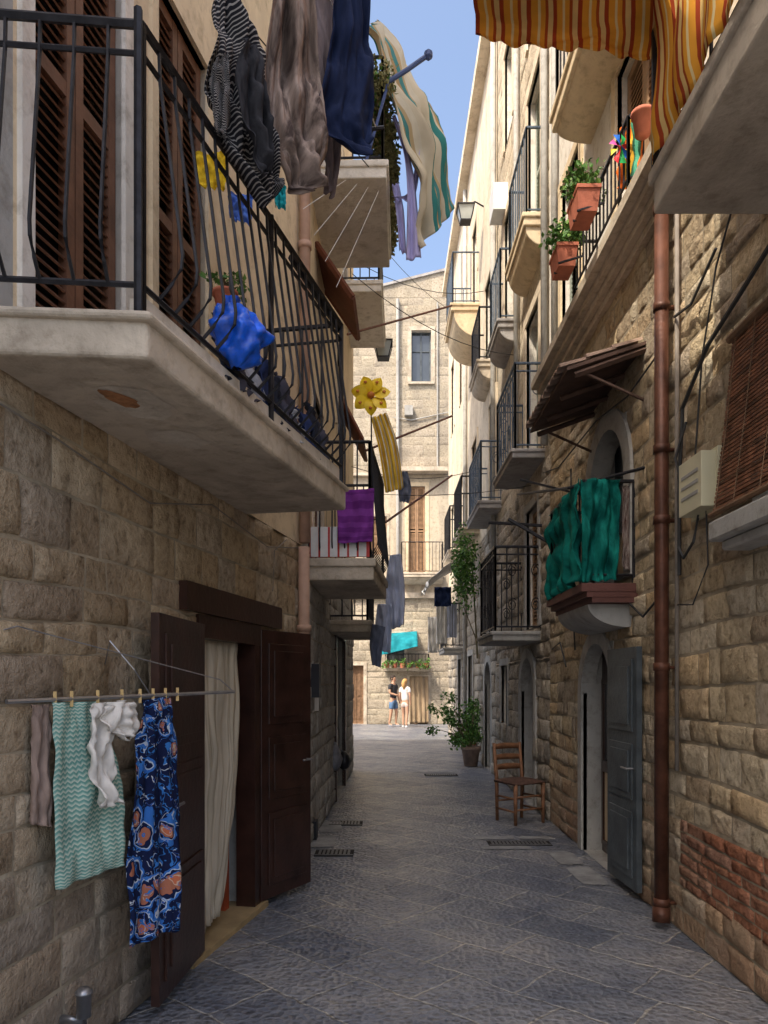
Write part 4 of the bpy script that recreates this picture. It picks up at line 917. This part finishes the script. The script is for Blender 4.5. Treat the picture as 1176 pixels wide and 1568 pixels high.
ruled('turquoise_awning',[V(-.05,26.98,3.3),V(-.1,26.4,3.1),V(-.1,26.2,2.5)],[V(1.2,26.98,3.4),V(1.2,26.4,3.1),V(1.2,26.2,2.8)],m_tq,.03,3,24,14,None,2,.03)
ruled('brown_door_curtain',[V(.93,26.9,1.75),V(.93,26.9,.05)],[V(1.62,26.9,1.75),V(1.62,26.9,.05)],cloth('brown_canvas',(.30,.22,.14),.2),.04,4,30,14,None,2)
mb=MB()
for k in range(6): mb.leaves((.1+.28*k,26.35,2.2),(.15,.15,.16),90,.08,(0,0,1),.4,90+k)
mb.build('balcony_plants',None,[m_leaf,m_leaf2,m_stem])
mb=MB()
for k in range(6): mb.lathe((.1+.28*k,26.4,2.05),[(.07,0),(.1,.16),(.11,.17)],10)
mb.build('balcony_plant_pots',H6,[m_terra])
# ================================================================ CHAIR
e=group('wooden_chair'); mb=MB(); c=Vector((1.50,8.2,0)); q=Matrix.Rotation(math.radians(28),3,'Z')
def T(x,y,z): return c+q@Vector((x,y,z))
for x in(-.18,.18):
    mb.tube([T(x*.95,.17,0),T(x,.17,.45),T(x,.22,.86)],[.018,.022,.017],8)
    mb.tube([T(x*1.05,-.18,0),T(x*1.05,-.18,.44)],[.018,.023],8)
    for z in(.14,.28): mb.tube([T(x,.17,z),T(x*1.04,-.18,z)],.012,6)
for z in(.16,.30): mb.tube([T(-.19,-.18,z),T(.19,-.18,z)],.012,6)
mb.tube([T(-.17,.17,.22),T(.17,.17,.22)],.011,6)
for z in (.56,.67,.79):
    def fn(u,v,z=z): 
        yy=.17+.05*(z-.45)/.41; return T(-.18+.36*u,yy+.025*math.sin(u*math.pi),z+.055*v+.012*math.sin(u*math.pi)*v)
    mb.sheet(fn,8,1)
ob=mb.build('frame',e,[m_chairw],True)
so=ob.modifiers.new('s','SOLIDIFY'); so.thickness=.012
mb=MB()
def cu(u,v):
    x=(u-.5)*.42*(1+.06*(1-v)); y=(v-.5)*.39; 
    return T(x,y,.45+.035*max(math.sin(math.pi*u)*math.sin(math.pi*v),0)**.4)
mb.sheet(cu,12,12); mb.hexa([T(*p) for p in [(-.215,-.195,.43),(.215,-.195,.43),(.21,-.195,.452),(-.21,-.195,.452),(-.2,.195,.43),(.2,.195,.43),(.2,.195,.452),(-.2,.195,.452)]],1)
mb.build('seat_cushion',e,[m_cush,m_cush],True)
# ================================================================ PLANT POTS
pp=group('potted_plant'); mb=MB(); mb.lathe((1.60,13.6,0),[(.12,0),(.17,.3),(.19,.3),(.19,.36),(.15,.36)],18); mb.build('pot',pp,[m_tile],True)
mb=MB(); b0=Vector((1.6,13.6,.33)); rr=random.Random(2)
for k in range(18):
    tip=b0+Vector((rr.uniform(-.70,.15),rr.uniform(-.4,.3),rr.uniform(.10,.95))); mb.tube([b0,b0.lerp(tip,.5)+Vector((0,0,.08)),tip],[.012,.008,.004],5,2); mb.leaves(tip,(.14,.14,.12),75,.06,(0,0,1),.3,k)
mb.leaves((1.45,13.6,.62),(.28,.26,.22),380,.065,(0,0,1),.3,77)
mb.build('foliage',pp,[m_leaf,m_leaf2,m_stem])
pot('potted_plant.001',(1.68,14.6,0),.15,.35,m_terra,True,400,(.25,.25,.4),.09,9)
# ================================================================ PEOPLE
def skinobj(name,parent,pts,edges,rad,mat,root=0,sub=2):
    me=bpy.data.meshes.new(name); me.from_pydata(pts,edges,[]); me.materials.append(mat)
    ob=bpy.data.objects.new(name,me); scene.collection.objects.link(ob); ob.parent=parent
    sk=ob.modifiers.new('skin','SKIN'); sk.use_smooth_shade=True
    for i,v in enumerate(me.skin_vertices[0].data):
        rr=rad[i]; v.radius=(rr,rr) if not isinstance(rr,tuple) else rr; v.use_root=(i==root)
    ss=ob.modifiers.new('sub','SUBSURF'); ss.levels=sub; ss.render_levels=sub
    return ob
def person(name,loc,rz,scale,skin,top,bottom,hair,shoes,woman=False,pose=0):
    e=group(name); e.location=loc; e.rotation_euler=(0,0,rz); e.scale=(scale,)*3
    sw=.165 if woman else .19
    el=[(sw+.05,.02,1.15),(sw+.045,-.08,.93)] ; er=[(-sw-.05,.03,1.15),(-sw-.04,-.04,.90)]
    if pose==1: er=[(-sw-.05,-.02,1.16),(-sw+.06,-.22,1.10)]
    fl=-.06; fr=.08
    pts=[(0,0,.93),(0,-.005,1.08),(0,0,1.28),(0,.01,1.44),(0,0,1.53),(0,-.015,1.60),(0,-.01,1.68),(0,0,1.735),
      (.09,0,.87),(.10,fl*.6-.03,.50),(.10,fl+.02,.09),(.115,fl-.12,.035),
      (-.09,0,.87),(-.10,fr*.6-.03,.50),(-.10,fr+.02,.09),(-.115,fr-.12,.035),
      (sw,.01,1.42),el[0],el[1],(el[1][0],el[1][1]-.02,el[1][2]-.07),
      (-sw,.01,1.42),er[0],er[1],(er[1][0]+(.05 if pose==1 else 0),er[1][1]-.03,er[1][2]-(.02 if pose==1 else .07))]
    edges=[(0,1),(1,2),(2,3),(3,4),(4,5),(5,6),(6,7),(0,8),(8,9),(9,10),(10,11),(0,12),(12,13),(13,14),(14,15),(3,16),(16,17),(17,18),(18,19),(3,20),(20,21),(21,22),(22,23)]
    rad=[(.15,.10),(.115,.085),(.14,.10),(.08,.07),.052,(.066,.078),(.078,.095),(.055,.065),.088,.058,.038,(.04,.03),.088,.058,.038,(.04,.03),.055,.04,.028,(.036,.018),.055,.04,.028,(.036,.018)]
    skinobj('body',e,pts,edges,rad,skin)
    k=.018
    tp=[pts[0],pts[1],pts[2],pts[3],pts[16],tuple(Vector(pts[16]).lerp(Vector(pts[17]),.6)),pts[20],tuple(Vector(pts[20]).lerp(Vector(pts[21]),.6))]
    skinobj('shirt',e,tp,[(0,1),(1,2),(2,3),(3,4),(4,5),(3,6),(6,7)],[(.165,.115),(.14,.105),(.16,.12),(.088,.08),.07,.066,.07,.066],top)
    kn=.78 if not woman else .5
    bp=[(0,0,1.0),(0,0,.9),(.09,0,.86),tuple(Vector(pts[8]).lerp(Vector(pts[9]),kn)),(-.09,0,.86),tuple(Vector(pts[12]).lerp(Vector(pts[13]),kn))]
    skinobj('shorts',e,bp,[(0,1),(1,2),(2,3),(1,4),(4,5)],[(.155,.11),(.165,.12),.108,.088,.108,.088],bottom,1)
    for s,i in((1,19),(-1,23)):
        p=Vector(pts[i]); w=Vector(pts[i])-Vector(pts[i-1]); w.normalize(); sd=Vector((0,1,0)) if abs(w.z)>.5 else Vector((0,0,1))
        for f in range(4):
            o=p+sd*(.024-.016*f); l=(.065,.075,.07,.055)[f]
            skinobj('finger_%d_%d'%(s,f),e,[tuple(o-w*.01),tuple(o+w*l*.5),tuple(o+w*l+Vector((-s*.015,-.01,0)))],[(0,1),(1,2)],[.009,.008,.006],skin,0,1)
        o=p-w*.03-sd*-.03; skinobj('thumb_%d'%s,e,[tuple(o),tuple(o+w*.03+Vector((-s*.01,-.025,0))),tuple(o+w*.055+Vector((-s*.012,-.03,0)))],[(0,1),(1,2)],[.011,.009,.007],skin,0,1)
    mb=MB()
    mb.lathe((0,.012,1.665),[(.06,-.06),(.088,-.03),(.098,.02),(.09,.07),(.06,.105),(.015,.12)],18,0,.92,1.08,.06,1)
    if woman:
        mb.tube([(0,.08,1.72),(0,.12,1.62),(0,.11,1.48),(0,.09,1.38)],[.06,.08,.065,.02],10,0)
    ho=mb.build('hair',e,[hair],True)
    for vv in ho.data.vertices:
        if vv.co.y<-.045 and vv.co.z<1.735: vv.co.y=-.045
    mb=MB(); 
    mb.tube([(0,-.095,1.66),(0,-.118,1.635),(0,-.095,1.625)],[.008,.014,.008],6,0)
    for s in(-1,1):
        mb.lathe((s*.03,-.092,1.662),[(.003,-.009),(.01,-.004),(.01,.004),(.003,.009)],8,1); mb.lathe((s*.082,.0,1.65),[(.006,-.03),(.014,0),(.01,.025)],8,0,.6,1.2)
    mb.tube([(-.025,-.09,1.595),(0,-.098,1.592),(.025,-.09,1.595)],.005,5,2)
    mb.build('face',e,[skin,m_dark,m_red],True)
    mb=MB()
    for (x,y) in((.105,fl),(-.105,fr)):
        def fn(u,v,x=x,y=y):
            a=u*2*math.pi; return Vector((x+math.sin(a)*.05*(1-.3*v),y-.045-math.cos(a)*.13*(1-.25*v),.07*v))
        mb.sheet(fn,16,4)
    mb.build('shoes',e,[shoes],True,.008)
    return e
sk1=M('skin_tan',(.45,.26,.17),.6,.08,8,.05)
person('man_in_dark_shirt',(.32,25.5,0),math.radians(55),1.0,sk1,M('charcoal_tshirt',(.03,.03,.035),.85),M('blue_denim_shorts',(.09,.17,.30),.85),M('dark_hair',(.03,.02,.015),.7),M('grey_shoes',(.2,.2,.22),.7),False,1)
person('woman_in_white_top',(.72,25.2,0),math.radians(150),.93,sk1,M('white_tshirt',(.7,.66,.62),.85),M('pale_pink_shorts',(.62,.50,.45),.85),M('blonde_hair',(.5,.28,.10),.6),M('white_shoes',(.6,.58,.55),.7),True,0)

# ================================================================ SKY, SUN, CAMERA
sd=Vector((-.40,-.43,.78)).normalized()
w=bpy.data.worlds.new('World'); scene.world=w; w.use_nodes=True
N=w.node_tree.nodes; L=w.node_tree.links
sky=N.new('ShaderNodeTexSky'); sky.sky_type='NISHITA'; sky.sun_disc=False
sky.sun_elevation=math.asin(sd.z); sky.sun_rotation=math.atan2(sd.x,sd.y)%(2*math.pi)
sky.air_density=1.0; sky.dust_density=5.0; sky.ozone_density=1.0
L.new(sky.outputs[0],N['Background'].inputs['Color']); N['Background'].inputs['Strength'].default_value=.36
su=bpy.data.lights.new('sun','SUN'); su.energy=5.0; su.angle=math.radians(.5); su.color=(1,.90,.75)
so=bpy.data.objects.new('sun',su); scene.collection.objects.link(so); so.rotation_euler=sd.to_track_quat('Z','Y').to_euler()
cam=bpy.data.cameras.new('camera'); co=bpy.data.objects.new('camera',cam); scene.collection.objects.link(co)
co.location=(0,0,CH); co.rotation_euler=(math.radians(90),0,0)
cam.sensor_width=36; cam.lens=36*FOC/1568; cam.shift_y=260/1568; cam.clip_end=1000; cam.clip_start=.05
scene.camera=co
